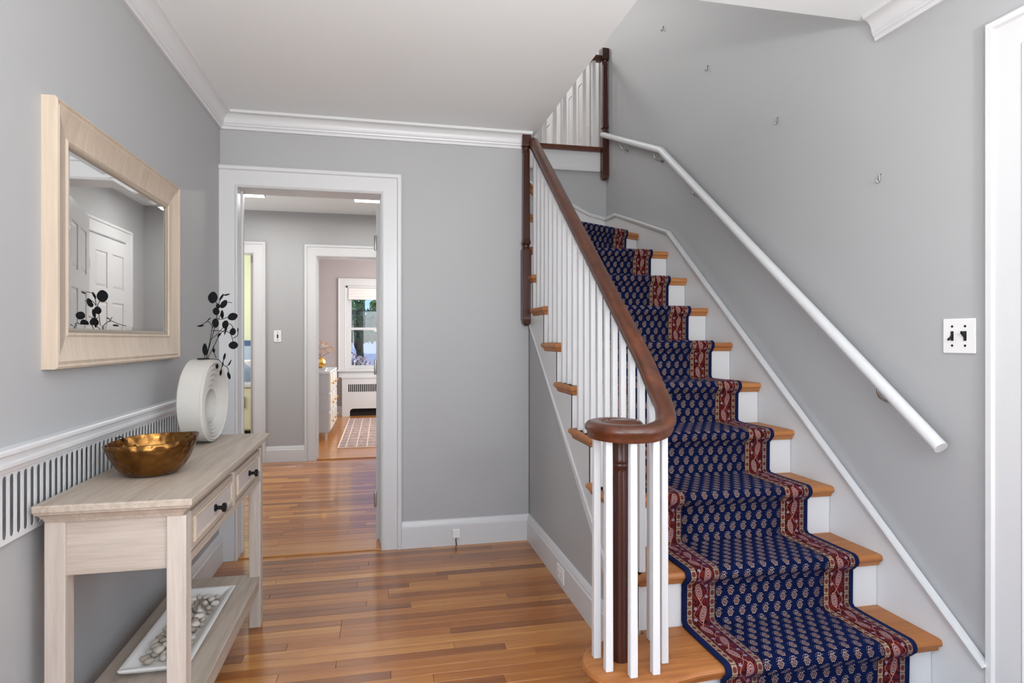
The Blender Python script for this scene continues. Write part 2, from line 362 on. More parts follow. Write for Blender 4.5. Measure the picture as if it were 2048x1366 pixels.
def casing(name, a0, a1, zt, pos, axis, sgn, label, wmax=None, z0=0):
    """casing round an opening a0..a1 (x or y), facing -y (axis y) or -x (axis x) when sgn=-1"""
    mk = (lambda a, z: (a, pos, z)) if axis == 'y' else (lambda a, z: (pos, a, z))
    n = (0, sgn, 0) if axis == 'y' else (sgn, 0, 0)
    path = [mk(a0, z0), mk(a0, zt), mk(a1, zt), mk(a1, z0)]
    mb = MB()
    # make the profile grow away from the opening
    p = Vector(n).cross(Vector(path[1])-Vector(path[0])).normalized()
    out = Vector(path[0])-Vector(path[3])
    prof = CAS if p.dot(out) > 0 else [(-a, d) for a, d in CAS]
    mb.molding(path, prof, n)
    return struct(name, mb, 'white', label, 'door casing', auto=30)
casing('trim_3', DX0, DX1, DZ, YF, 'y', -1, 'wide white casing framing the doorway to the back hall')
casing('trim_4', DX0, DX1, DZ, YF+.15, 'y', 1, 'white casing on the hall side of the entry doorway')
casing('trim_5', -.63, .15, 2.05, YH, 'y', -1, 'white casing framing the far doorway into the bedroom')
casing('trim_6', -1.9, -1.23, 2.06, YH, 'y', -1, 'white casing framing the doorway to the kitchen')
casing('trim_7', .62, 1.43, 2.09, XR, 'x', -1, 'white casing at the right edge beside the light switches')
casing('trim_8', 5.16, 5.93, 2.06, XH, 'x', -1, 'white casing of the panelled door seen in the mirror')
def jamb(name, boxes, label):
    mb = MB()
    for b in boxes: mb.box(*b)
    struct(name, mb, 'white', label, 'door jamb')
def jamb_y(name, x0, x1, zt, y0, y1, label, stop=True):
    t = .012; bs = [(x0-t, x0, y0, y1, 0, zt+t), (x1, x1+t, y0, y1, 0, zt+t), (x0, x1, y0, y1, zt, zt+t)]
    ym = y1-.045
    if stop: bs += [(x0, x0+.008, ym-.015, ym+.015, 0, zt), (x1-.008, x1, ym-.015, ym+.015, 0, zt)]
    jamb(name, bs, label)
jamb_y('trim_9', DX0, DX1, DZ, YF, YF+.15, 'white jamb lining the doorway to the back hall')
jamb_y('trim_10', -.63, .15, 2.05, YH, YH+.13, 'white jamb lining the bedroom doorway')
jamb_y('trim_11', -1.9, -1.23, 2.06, YH, YH+.13, 'white jamb lining the kitchen doorway')
jamb('trim_12', [(XR, XR+.14, .62, .632, 0, 2.1), (XR, XR+.14, 1.418, 1.43, 0, 2.1), (XR, XR+.14, .632, 1.418, 2.088, 2.1)], 'white jamb of the door at the right edge')

def panel_door(name, hinge, W, H, ang, label, knob=True):
    """six-panel door leaf; leaf runs along local +x from the hinge"""
    t = thing(name, hinge, label, 'door', kind='structure')
    T = .035; ca, sa = math.cos(ang), math.sin(ang)
    def tr(mb):
        h = Vector(hinge)
        mb.v = [(h.x+x*ca-y*sa, h.y+x*sa+y*ca, h.z+z) for x, y, z in mb.v]; return mb
    st = .11; mid = .1; pw = (W-2*st-mid)/2
    rows = [(.24, .78), (.90, 1.52), (1.63, H-.12)]
    tr(B(0, W, .006, T-.006, .01, H)).build('core', 'white', t)
    fr = MB()
    for ys in ((0, .006), (T-.006, T)):
        fr.box(0, st, *ys, .01, H).box(W-st, W, *ys, .01, H)
        zz = [.01] + [q for r in rows for q in r] + [H]
        for i in range(0, len(zz), 2): fr.box(st, W-st, *ys, zz[i], zz[i+1])
        for r in rows: fr.box(st+pw, st+pw+mid, *ys, *r)
    tr(fr).build('stile_frame', 'white', t)
    for r in rows:
        for x in (st, st+pw+mid):
            mb = MB()
            g = .03
            for yb, yt in ((.006, .001), (T-.006, T-.001)):
                mb.rings([[(x+.012, yb, r[0]+.012), (x+pw-.012, yb, r[0]+.012), (x+pw-.012, yb, r[1]-.012), (x+.012, yb, r[1]-.012)],
                          [(x+g, yt, r[0]+g), (x+pw-g, yt, r[0]+g), (x+pw-g, yt, r[1]-g), (x+g, yt, r[1]-g)]])
            tr(mb).build('panel', 'white', t)
    for z in (.25, 1.05, 1.8):
        tr(MB().lathe([(.007, 0), (.008, .003), (.008, .087), (.007, .09)], (-.004, T+.004, z-.045), 8)).build('hinge', 'plastic' if not knob else 'nickel', t, smooth=True, auto=40)
    if knob:
        for s in (-1, 1):
            mb = MB().tube([(W-.06, T/2+s*q, .95) for q in (.017, .03, .045, .06, .072)], [.012, .012, .026, .028, .01], 12)
            tr(mb).build('knob', 'nickel', t, smooth=True)
    return t
# door of the first doorway swung into the hall; bedroom door; closed doors
panel_door('door_1', (DX1+.005, YF+.16, 0), .72, 2.02, PI/2-math.radians(15), 'white panelled door swung open into the hall, mirrored at the left edge')
panel_door('door_2', (-.655, YH+.155, 0), .74, 2.02, PI/2+math.radians(14), 'white door standing open against the bedroom dresser side', False)
panel_door('door_3', (XH-.002, 5.17, 0), .75, 2.04, PI/2, 'closed white six panel door reflected in the mirror')
panel_door('door_4', (XR+.075, .632, 0), .785, 2.085, PI/2, 'white door at the right edge of the photo')

# ------------------------------------------------------------------ staircase
def nz(k): return N1 + RUN*(k-1)
TL, TR_ = XS-.022, XR-.02                          # tread left overhang end and right end at the skirt
st = thing('staircase', (1.37, N1, 0), 'white staircase with oak treads climbing along the right wall', 'staircase')
NOSE = [(0, -.014), (.003, -.005), (.010, 0)]
def tread_prof(y0, y1, z):
    """(y,z) outline: rounded nosing plus a cove strip below"""
    r = .014
    a = [(y0+r-r*math.sin(t), z-r+r*math.cos(t)) for t in [i*PI/6 for i in range(7)]]
    return a + [(y0+.012, z-.028), (y0+.014, z-.034), (y0+.020, z-.044), (y0+.03, z-.046), (y1, z-.046), (y1, z)]
for k in range(1, 10):
    z = RISE*k; y0 = nz(k); y1 = nz(k+1)+.03
    mb = MB()
    if k == 1:
        # starting step: rounded bullnose sweeping round the newel
        def outline(d):
            pts = [(TR_, y0-d), (1.02, y0-d), (.95, y0-.004-d), (.885, y0-.016-d), (.84, y0-.03-d)]
            c = (.775, 1.80); R = .152+d
            a0 = -PI*.42
            pts += [(c[0]+R*math.cos(a)*1.02, c[1]+R*math.sin(a)) for a in [a0-i*(PI*1.02)/16 for i in range(17)]]
            pts += [(XS+.005, 1.955+d*.4), (XS+.005, y1), (TR_, y1)]
            return pts
        o1, o2 = outline(0), outline(-.03)
        rr = []
        for d, zz in ((-.03, z-.046), (-.018, z-.044), (-.014, z-.028), (-.004, z-.024), (0, z-.014), (-.004, z-.004), (-.013, z)):
            rr.append([(x, y, zz) for x, y in outline(d)])
        mb.rings(rr); mb.build('tread', 'tread', st, auto=30, label='bullnose starting tread curling round the newel')
        MB().prism(outline(-.045), 0, z-.046, 'z').build('riser', 'white', st, label='curved white starting riser')
        continue
    # main board with mitred return at the open end
    pr = tread_prof(y0, y1, z); body = [(p[0], p[1]) for p in pr]
    ins = lambda p: max(0, p[0]-y0)
    L = []; R_ = []
    for (y, zz) in pr:
        q = min(max(0, y-y0), .03)
        L.append((TL + q, y, zz)); R_.append((TR_, y, zz))
    # open end runs straight back following the nosing profile
    n = len(pr); b = 0
    mb.v = L + R_
    mb.f = [tuple(range(n))] + [tuple(range(2*n-1, n-1, -1))] + [(i, (i+1) % n, n+(i+1) % n, n+i) for i in range(n)]
    mb.build('tread', 'tread', st, auto=35)
    # return nosing along the left end
    mb = MB(); rr = []
    for yy in (y0, y1+.012):
        ring = []
        for (y, zz) in pr[:11]:
            q = y-y0
            ring.append((TL+q, yy+(q if yy == y0 else -q*.6), zz))
        ring += [(TL+.05, yy+(.05 if yy == y0 else 0), z-.046), (TL+.05, yy+(.05 if yy == y0 else 0), z)]
        rr.append(ring)
    mb.rings(rr); mb.build('return_nosing', 'tread', st, auto=35)
    B(XS-.004, TR_, y0+.03, y0+.045, z-RISE, z-.046).build('riser', 'white', st)
# winders
PV = (XS+.0, 3.68)
def hit(deg):
    d = (math.cos(math.radians(deg)), math.sin(math.radians(deg)))
    t = min((TR_-PV[0])/d[0] if d[0] > 1e-6 else 9, (YB-.012-PV[1])/d[1]); return (PV[0]+d[0]*t, PV[1]+d[1]*t)
W10, W11, W12 = hit(28.5), hit(62), (XS, YB-.012)
for k, (a, poly) in {9: (None, None), 10: (28.5, [PV, W10, (TR_, YB-.012), W11]), 11: (62, [PV, W11, W12])}.items():
    if a is None: continue
    z = RISE*k; d = Vector((math.cos(math.radians(a)), math.sin(math.radians(a)))); nrm = Vector((d.y, -d.x))
    e0, e1 = Vector(poly[0]), Vector(poly[1])
    pl = [e0, e1] + [Vector(p) for p in poly[2:]]
    cen = sum(pl, Vector((0, 0)))/len(pl)
    mb = MB()
    r = .014; rr = []
    for off, zz in ((0, z-.046), (0, z-.046), (.016, z-.044), (.018, z-.03), (.03, z-.022), (.03, z-.008), (.022, z)):
        rr.append([(*(e0+nrm*off), zz), (*(e1+nrm*off), zz)] + [(*p, zz) for p in pl[2:]])
    mb.rings(rr[1:]); mb.build('tread', 'tread', st, auto=35, label='wedge shaped winder tread at the turn')
    f0, f1 = e0-nrm*.0, e1-nrm*.0
    mb = MB().prism([tuple(f0), tuple(f1), tuple(f1-nrm*.015), tuple(f0-nrm*.015)], z-RISE, z-.046, 'z'); mb.build('riser', 'white', st)
for k, x0 in ((12, XS), (13, XS-.25), (14, XS-.5)):
    z = RISE*k
    B(x0-.27, x0+.03, YF+.16, YB, z-.04, z).build('tread', 'tread', st, bevel=.012)
    B(x0-.015, x0, YF+.16, YB, z-RISE, z-.04).build('riser', 'white', st)
# fill the triangle of tread nine behind its straight run
B(XS, TR_, nz(10)+.03, 4.2, 9*RISE-.046, 9*RISE-.001).build('tread', 'tread', st)
# white open stringer (sawtooth) on the left face
def tz(y): return 1.049 + .772*(y-3.232)
saw = []
for k in range(2, 10):
    saw += [(nz(k)+.032, RISE*(k-1)-.046), (nz(k)+.032, RISE*k-.046)]
saw[0] = (saw[0][0], .0)
ye = YF+.15
saw += [(ye, 9*RISE-.046), (ye, tz(ye))]
yb0 = 3.232 + (0-1.049)/.772
saw += [(yb0 if yb0 > nz(2)+.05 else nz(2)+.05, 0)]
MB().prism(saw, XS-.004, XS+.012, 'x').build('stringer', 'white', st, label='white sawtooth stringer on the open side')
MB().tube([(XS-.004, ye-.15, tz(ye-.15)), (XS-.004, yb0+.1, tz(yb0+.1))], .007, 6).build('stringer_bead', 'white', st)
# grey wall under the stringer
struct('wall_understair', MB().prism([(yb0, 0), (YF+.15, 0), (YF+.15, tz(YF+.15)), (yb0, .002)], XS, XS+.06, 'x'), 'wall', 'grey triangular wall under the open side of the stairs', 'wall')
wall('wall_stairwell', [(XS, XS+.06, YF+.15, YB, -.05, 2.0)], 'wall', 'hidden grey wall under the turn of the stairs')
# right-hand skirt board with cap, round the turn
def cap(pts, plane):
    return pts
sk_r = [(1.545, .185), (3.70, 1.925), (4.61, 2.225), (YB, 2.235)]
poly = sk_r + [(YB, 1.5), (3.6, 1.3), (1.7, 0), (1.545, 0)]
MB().prism(poly, XR-.018, XR, 'x').build('skirt_board', 'white', st, label='white skirt board along the right wall')
SK = [(-.012, 0), (-.012, .024), (-.004, .027), (.010, .022), (.014, .012), (.014, 0)]
mb = MB().molding([(XR-.012, y, z) for y, z in sk_r], [(a, d) for a, d in SK], (-1, 0, 0)); mb.build('skirt_cap', 'white', st, auto=30)
sk_b = [(XR, 2.235), (1.72, 2.27), (1.3, 2.47), (.86, 2.68)]
MB().prism(sk_b + [(.86, 2.0), (XR, 2.0)], YB-.018, YB, 'y').build('skirt_board', 'white', st)
MB().molding([(x, YB-.012, z) for x, z in sk_b], [(a, d) for a, d in SK], (0, -1, 0)).build('skirt_cap', 'white', st, auto=30)

# ------------------------------------------------------------------ stair runner
def runner_mat():
    m = mat('persian_runner_wool', (.02, .03, .12), .9); nt = m.node_tree; X.nt = nt
    uvn = nt.nodes.new('ShaderNodeUVMap'); uvn.uv_map = 'UVMap'; sp = nt.nodes.new('ShaderNodeSeparateXYZ'); nt.links.new(uvn.outputs[0], sp.inputs[0])
    u, v = X(sp.outputs[0]), X(sp.outputs[1])
    W = .704; BW = .13
    navy = (.0032, .0068, .036); cream = lin(160, 136, 126); rust = lin(104, 44, 40); ink = (.004, .004, .012)
    # ---- field motifs, staggered grid of small paisleys
    cw, ch = .0475, .0385
    row = (v/ch).floor(); x = ((u/cw + row*.5).frac() - .5)*cw; y = ((v/ch).frac() - .5)*ch
    yy = y + .0045
    e = hyp(x/.0085, yy/.0122)
    ang = X.op('ARCTAN2', x, yy)
    es = e + (ang*8).cos()*.13
    ring = (es-1).abs().lt(.13)
    inner = es.lt(.87)
    core = ((x + yy*.35).abs()-.0030).abs().lt(.0010)*e.lt(.72)
    dot0 = hyp(x/.7, yy).lt(.0032)
    hook = (hyp(x-.0045, y-.0112)-.0046).abs().lt(.0011)*(y.gt(.0108).max(x.gt(.0075)))
    dots = None
    for dx, dy in ((.0130, .0090), (-.0085, .0118), (-.0120, .0055), (-.0025, .0158), (.0125, -.0035), (-.0125, -.0030)):
        d = hyp(x-dx, y-dy).lt(.0013); dots = d if dots is None else dots.max(d)
    col = mixc(nt, inner, navy, ink)
    col = mixc(nt, core, col, cream)
    col = mixc(nt, dot0, col, rust)
    col = mixc(nt, ring.max(hook), col, cream)
    col = mixc(nt, dots, col, lin(150, 142, 152))
    # ---- border
    b = u.min(W-u)                                   # distance from the nearer edge
    red = lin(92, 30, 28); deep = lin(38, 14, 15); tan = lin(150, 128, 108)
    c = b-.0725                                      # centre of red band
    vv = v/.16
    sn = (vv*(2*PI)).sin()
    vine = c - sn*.017
    vine2 = c + sn*.022 - (vv*(6*PI)).sin()*.004
    v9, _ = texc(nt, 'UV'); nb = X(noise(nt, v9, 75, 2, .6, 1.5))
    bcol = mixc(nt, nb.gt(.53), red, deep)
    py = ((v/.08).frac()-.5)*.08
    side = ((v/.08).floor().mod(2))*2 - 1
    px = c + side*.009 + py*.18*side
    pe = hyp(px/.0125, py/.027)
    bcol = mixc(nt, vine2.abs().lt(.0014), bcol, lin(150, 96, 88))
    bcol = mixc(nt, vine.abs().lt(.0018), bcol, lin(160, 118, 104))
    bcol = mixc(nt, pe.lt(.9), bcol, lin(92, 28, 30))
    bcol = mixc(nt, (pe-.92).abs().lt(.10), bcol, lin(156, 116, 100))
    bcol = mixc(nt, (pe-.60).abs().lt(.08), bcol, lin(150, 140, 152))
    bcol = mixc(nt, (pe-.28).abs().lt(.10), bcol, lin(160, 118, 104))
    fx = c - side*.021; fy = ((v/.04).frac()-.5)*.04
    fl_ = hyp(fx, fy)*(1 + (X.op('ARCTAN2', fx, fy)*5).cos()*.3)
    bcol = mixc(nt, fl_.lt(.0048), bcol, lin(150, 146, 164))
    bcol = mixc(nt, fl_.lt(.0018), bcol, red)
    # guard stripes
    def guard(c0):
        d = b-c0; ty = ((v/.032).frac()-.5)*.032
        g = mixc(nt, hyp(d/.0075, ty/.0095).lt(1), tan, lin(96, 50, 44))
        g = mixc(nt, ((ty).abs()-.0145).gt(0), g, lin(86, 66, 58))
        g = mixc(nt, d.abs().gt(.0095), g, deep)
        return d.abs().lt(.0115), g
    f1, g1 = guard(.0285); f2, g2 = guard(.1165)
    bcol = mixc(nt, f1, bcol, g1); bcol = mixc(nt, f2, bcol, g2)
    bcol = mixc(nt, b.lt(.017), bcol, lin(22, 30, 66))
    col = mixc(nt, b.lt(BW), col, bcol)
    # pile mottling
    v3, _ = texc(nt); nn = X(noise(nt, v3, 260, 2)); 
    mm = nt.nodes.new('ShaderNodeVectorMath'); mm.operation = 'SCALE'; nt.links.new(col, mm.inputs[0]); nt.links.new((nn*.7+.62).v, mm.inputs['Scale'])
    nt.links.new(mm.outputs[0], bsdf(m).inputs['Base Color'])
    bsdf(m).inputs['Specular IOR Level'].default_value = .05
    bsdf(m).inputs['Sheen Weight'].default_value = .55; bsdf(m).inputs['Sheen Roughness'].default_value = .45; nt.links.new(mixc(nt, .5, col, (.01, .03, .16)), bsdf(m).inputs['Sheen Tint'])
    bump(m, nn.v, .5, .004)
    return m
G['runner'] = runner_mat()
RX0, RX1 = 1.042, 1.746
def runner_path():
    """list of (YL, YR, Z) along the length"""
    P = [(nz(1)+.022, 0.0)]
    for k in range(1, 10):
        y0, z = nz(k), RISE*k
        P += [(y0+.02, z-.10), (y0+.019, z-.052), (y0+.012, z-.047)]
        r = .025; c = (y0+.013, z-.013)
        P += [(c[0]-r*math.sin(t), c[1]-r*math.cos(t)*1.0) for t in [PI*(.18+.82*i/7) for i in range(8)]]
        P += [(y0+.08, z+.011), (nz(k+1)-.03 if k < 9 else nz(k+1)-.16, z+.010)]
        if k < 9: P += [(nz(k+1)+.012, z+.012), (nz(k+1)+.021, z+.022)]
    out = [(y, y, z) for y, z in P]
    # up the first winder riser and over its nosing
    sl = math.tan(math.radians(28.5)); yl = PV[1]+(RX0-PV[0])*sl; yr = PV[1]+(RX1-PV[0])*sl
    z = 10*RISE
    for dy, zz in ((-.02, 9*RISE+.011), (-.012, 9*RISE+.022), (-.014, z-.10), (-.016, z-.052), (-.03, z-.046), (-.044, z-.034), (-.05, z-.018), (-.046, z+.002), (-.034, z+.011), (.1, z+.011), (.45, z+.011)):
        out.append((yl+dy, yr+dy, zz))
    return out
rp = runner_path()
rn = thing('stair_runner', (1.394, N1, 0), 'navy blue paisley stair runner with red patterned borders', 'carpet')
dist = [0]
for a, b_ in zip(rp, rp[1:]): dist.append(dist[-1] + math.hypot((b_[0]+b_[1]-a[0]-a[1])/2, b_[2]-a[2]))
def strip(name, u0, u1, nu, label, edge=None):
    W = RX1-RX0; us = [u0+(u1-u0)*i/nu for i in range(nu+1)]
    V = []; F = []; UV = []
    for (yl, yr, z), d in zip(rp, dist):
        for q in us:
            t = q/W; V.append((RX0+q, yl+(yr-yl)*t, z)); UV.append((q, d))
    n = nu+1
    for j in range(len(rp)-1):
        for i in range(nu): F.append((j*n+i, j*n+i+1, (j+1)*n+i+1, (j+1)*n+i))
    me = bpy.data.meshes.new(name); o0 = Vector((1.394, N1, 0)); me.from_pydata([Vector(p)-o0 for p in V], [], F)
    ul = me.uv_layers.new(name='UVMap')
    for lp in me.loops: ul.data[lp.index].uv = UV[lp.vertex_index]
    me.polygons.foreach_set('use_smooth', [True]*len(me.polygons))
    me.materials.append(G['runner'])
    o = bpy.data.objects.new(name, me); COL.objects.link(o); o.parent = rn
    s = o.modifiers.new('thick', 'SOLIDIFY'); s.thickness = .007; s.offset = -1
    tag(o, label); return o
strip('field', .13, .574, 4, 'navy field with small cream paisley motifs')
strip('border', 0, .13, 2, 'red and tan patterned border on the open side')
strip('border', .574, .704, 2, 'red and tan patterned border on the wall side')

# ------------------------------------------------------------------ balustrade: handrail, newels, balusters
bl = thing('stair_banister', (.75, 1.8, RISE), 'mahogany banister with scrolled volute and white square balusters', 'banister')
RXC = .900
def rail_z(y): return 1.513 + .80*(y-2.434)       # centre line
ctrl = [(RXC, 3.56, rail_z(3.56)), (RXC, 3.0, rail_z(3.0)), (RXC, 2.5, rail_z(2.5)), (RXC, 2.15, rail_z(2.15)), (RXC+.002, 1.98, rail_z(1.98)-.005), (RXC+.002, 1.89, 1.055), (RXC-.008, 1.805, .995),
        (.862, 1.735, .955), (.805, 1.703, .938), (.745, 1.703, .934), (.694, 1.73, .934), (.667, 1.78, .934), (.668, 1.84, .934), (.70, 1.882, .934), (.747, 1.887, .934), (.784, 1.86, .934), (.795, 1.82, .934), (.775, 1.785, .934)]
RP = [(-.020, -.026), (.020, -.026), (.024, -.018), (.024, -.008), (.031, 0), (.031, .012), (.022, .023), (.008, .027), (-.008, .027), (-.022, .023), (-.031, .012), (-.031, 0), (-.024, -.008), (-.024, -.018)]
MB().sweep(crom(ctrl, 7), RP).build('handrail', 'rail', bl, smooth=True, auto=50, label='mahogany handrail ending in a scroll')
MB().lathe([(r, z+.022) for r, z in [(.04, .886), (.062, .888), (.066, .905), (.066, .928), (.056, .938), (.045, .941), (.041, .936), (.038, .941), (.02, .944), (.001, .944)]], (.746, 1.80, 0), 28).build('volute_eye', 'rail', bl, smooth=True, auto=50)
MB().lathe([(.031, .0), (.031, .02), (.030, .35), (.0265, .60), (.0265, .612), (.031, .616), (.031, .624), (.0275, .628), (.030, .634), (.028, .64), (.0275, .72), (.03, .725)], (.746, 1.817, RISE), 24).build('newel_post', 'newel', bl, smooth=True, auto=50, label='dark turned newel post under the scroll')
def baluster(x, y, z0, z1, h=.0122):
    mb = MB().frustum(x, y, z0, z1, h, h, h*.88, h*.88)
    mb.build('baluster', 'white', bl, bevel=.002, seg=1)
for x, y in ((.676, 1.842), (.684, 1.759), (.744, 1.712), (.818, 1.714), (.872, 1.768)):
    baluster(x, y, RISE, .912)
bx = XS+.012
for k in range(2, 10):
    for j, dy in enumerate((.045, .128, .212)):
        y = nz(k)+dy
        if y > 3.50: continue
        baluster(bx, y, RISE*k, min(rail_z(y)-.02, ZC+.2))
for dy in (.15, .215):
    baluster(bx, nz(1)+dy, RISE, rail_z(max(nz(1)+dy, 1.9))-.04)
# upper half-newel at the doorway wall, with drop below
def square_newel(name, cx, cy, zb, zt, a, parent, zneck, ztop, label):
    mb = MB()
    sq = lambda h, z: [(cx-h, cy-h, z), (cx+h, cy-h, z), (cx+h, cy+h, z), (cx-h, cy+h, z)]
    mb.rings([sq(a*.35, zb), sq(a*.8, zb+.012), sq(a, zb+.04), sq(a, zneck-.02), sq(a*.96, zneck-.012)])
    mb.rings([sq(a*.94, zneck+.02), sq(a*.78, zneck+.05), sq(a*.74, zneck+.3), sq(a*.70, ztop-.03)])
    mb.rings([sq(a*.96, ztop+.006), sq(a, ztop+.016), sq(a, zt)])
    mb.lathe([(a*.85, zneck-.014), (a*.95, zneck-.006), (a*.8, zneck), (a*.8, zneck+.008), (a*.95, zneck+.014), (a*.8, zneck+.024)], (cx, cy, 0), 16)
    mb.lathe([(a*.7, ztop-.034), (a*.9, ztop-.026), (a*.75, ztop-.014), (a*.92, ztop-.004), (a*.8, ztop+.008)], (cx, cy, 0), 16)
    return mb.build(name, 'newel', parent, label=label)
square_newel('newel_post', .857, 3.562, 1.30, ZC+.0, .027, bl, 1.775, 2.375, 'slim dark newel post hanging at the wall corner')
# upper landing balustrade
ub = thing('landing_banister', (1.4, YB-.02, 2.64), 'upper landing balustrade with white balusters and dark newel', 'banister')
square_newel('newel_post', XR-.032, YB-.05, 2.56, 3.67, .027, ub, 2.98, 3.57, 'dark newel post against the right wall')
B(-.38, XR-.06, YB-.055, YB+.1, Z2-.028, Z2+.012).build('nosing', 'rail', ub, bevel=.01)
B(-.38, XR-.06, YB-.02, YB+.0, 2.665, Z2-.028).build('fascia', 'white', ub)
B(-.38, XR-.06, YB-.034, YB+.0, 2.635, 2.668).build('fascia_moulding', 'white', ub, bevel=.008)
MB().sweep([(-.38, YB-.02, 3.6), (XR-.05, YB-.02, 3.6)], RP).build('handrail', 'rail', ub, smooth=True, auto=50)
x = 1.76
while x > -.3:
    MB().frustum(x, YB-.02, Z2+.01, 3.58, .0155, .0155, .0145, .0145).build('baluster', 'white', ub); x -= .086
# white door and casings seen between the upper balusters
struct('trim_13', B(XR-.014, XR, YB+.14, 6.95, Z2, Z2+2.12), 'white', 'white panelling behind the upper landing balusters', 'door casing')
panel_door('door_5', (XR-.016, YB+.28, Z2), .72, 2.03, PI/2, 'white panelled door nearest the upper landing newel', False)
panel_door('door_6', (XR-.016, YB+1.18, Z2), .72, 2.03, PI/2, 'white panelled door at the back of the upper landing', False)

# ------------------------------------------------------------------ wall handrail
wr = thing('wall_handrail', (1.81, 3.2, .85), 'white round wall handrail following the stairs', 'handrail')
HX = 1.808
hp = [(HX, 1.655, .86), (HX, 3.70, 2.465), (HX, 4.78, 2.925)]
mb = MB(); n = 16; rr = []
for i, p in enumerate(hp):
    p = Vector(p); t = (Vector(hp[min(i+1, 2)])-Vector(hp[max(i-1, 0)])).normalized()
    a = Vector((1, 0, 0)); b = a.cross(t).normalized()
    rr.append([p + a*.023*math.cos(2*PI*q/n) + b*.023*math.sin(2*PI*q/n) for q in range(n)])
mb.rings(rr).build('rail', 'white', wr, smooth=True, auto=50)
for y in (1.92, 3.30, 3.82, 4.42):
    z = .86+(y-1.655)*.785 if y < 3.7 else 2.465+(y-3.7)*.426
    br = MB().tube(crom([(XR-.002, y, z-.075), (XR-.03, y, z-.08), (HX+.01, y, z-.06), (HX, y, z-.02)], 5), .0055, 8)
    o = br.build('bracket', 'nickel', wr, smooth=True)
    MB().tube([(XR-.001, y, z-.075), (XR-.006, y, z-.075), (XR-.009, y, z-.075)], [.019, .018, .008], 12).build('rosette', 'nickel', o, smooth=True)
# picture hooks left on the wall
for i, ((y, z), lab) in enumerate(zip([(3.811, 3.331), (3.237, 2.811), (2.595, 2.276), (1.977, 1.837)], ['topmost', 'second from the top', 'third from the top', 'lowest'])):
    MB().tube(crom([(XR, y, z+.016), (XR-.006, y, z+.014), (XR-.007, y, z-.008), (XR-.014, y, z-.016), (XR-.02, y+.002, z-.006)], 4), .0032, 6).build('picture_hook', 'nickel', smooth=True, label='small metal picture hook on the stair wall, %s of four' % lab, cat='hook', group='picture hooks on the stair wall')

# ------------------------------------------------------------------ switches and outlets
sw = thing('switch_plate', (XR, 1.651, 1.172), 'double toggle switch plate with black levers by the right casing', 'light switch')
B(XR-.006, XR, 1.593, 1.709, 1.172, 1.288).build('plate', 'plastic', sw, bevel=.004)
for y, s in ((1.674, -1), (1.628, 1)):
    B(XR-.0075, XR-.004, y-.005, y+.005, 1.214, 1.246).build('slot', 'dark', sw)
    MB().prism([(XR-.006, 1.23-.006*s-.002), (XR-.022, 1.23+s*.012-.004), (XR-.022, 1.23+s*.012+.004), (XR-.006, 1.23+.006*s+.006)], y-.004, y+.004, 'y').build('toggle', 'black', sw, bevel=.001)
    for z in (1.198, 1.262): MB().tube([(XR-.0055, y, z), (XR-.0072, y, z)], .004, 10).build('screw', 'black', sw)
sw = thing('switch_plate', (-1.003, YH, 1.19), 'single toggle switch plate on the back hall wall', 'light switch')
B(-1.038, -.968, YH-.006, YH, 1.19, 1.305).build('plate', 'plastic', sw, bevel=.003)
B(-1.009, -.997, YH-.008, YH-.004, 1.228, 1.266).build('toggle', 'black', sw)
for z in (1.21, 1.285): MB().tube([(-1.003, YH-.0055, z), (-1.003, YH-.0075, z)], .004, 8).build('screw', 'black', sw)
p = on_y(912, 1067, YF-.02)
ol = thing('cable_jack', (p.x, YF-.02, .05), 'small white cable box on the far baseboard', 'outlet')
B(p.x-.024, p.x+.024, YF-.034, YF-.0195, p.z-.026, p.z+.03).build('box', 'plastic', ol, bevel=.006)
MB().tube([(p.x, YF-.027, p.z-.024), (p.x-.002, YF-.03, p.z-.04), (p.x+.001, YF-.03, .012), (p.x, YF-.03, .0)], .0028, 6).build('cable', 'black', ol)
ol = thing('wall_outlet', (XS-.02, 2.86, .03), 'white power outlet set into the stair wall baseboard', 'outlet')
B(XS-.026, XS-.0195, 2.805, 2.915, .028, .102).build('plate', 'plastic', ol, bevel=.003)
for y in (2.84, 2.88):
    o = B(XS-.028, XS-.0255, y-.015, y+.015, .046, .084).build('socket', 'plastic', ol, bevel=.002)
    for dz in (-.006, .006): B(XS-.0286, XS-.0278, y-.004, y+.004, .065+dz-.001, .065+dz+.001).build('slot', 'dark', o)

# ------------------------------------------------------------------ radiator cover on the left wall
rc = thing('radiator_cover', (XL, 2.0, .74), 'white slotted radiator cover band with moulded top along the left wall', 'radiator cover')
ya, ybb = .75, 2.93
MB().molding([(XL, ybb, .966), (XL, ya, .966)], [(0, 0), (.03, 0), (.034, -.004), (.034, -.012), (.026, -.018), (.024, -.03), (.03, -.034), (.03, -.042), (.02, -.046), (.018, -.056), (0, -.056)], (0, 0, 1)).build('top_rail', 'white', rc, auto=30)
mb = MB(); pit = .0287; sw2 = .0088; xf, xb = XL+.012, XL+.0098
zb, zt = .742, .912
yy = 2.87
B(xb, xf, yy, ybb, zb, zt).build('end_panel', 'white', rc)
while yy - pit > ya:
    yc = yy-pit/2
    arcT = [(yc-sw2*math.cos(t), .893+sw2*math.sin(t)) for t in [i*PI/6 for i in range(7)]]     # left to right over the top
    arcB = [(yc+sw2*math.cos(t), .762-sw2*math.sin(t)) for t in [i*PI/6 for i in range(7)]]     # right to left under the bottom
    left = [(yc, zt), (yy-pit, zt), (yy-pit, zb), (yc, zb)] + arcB[3:] + arcT[:4]
    right = [(yc, zb), (yy, zb), (yy, zt), (yc, zt)] + arcT[3:] + arcB[:4]
    mb.prism(left, xb, xf, 'x').prism(right, xb, xf, 'x'); yy -= pit
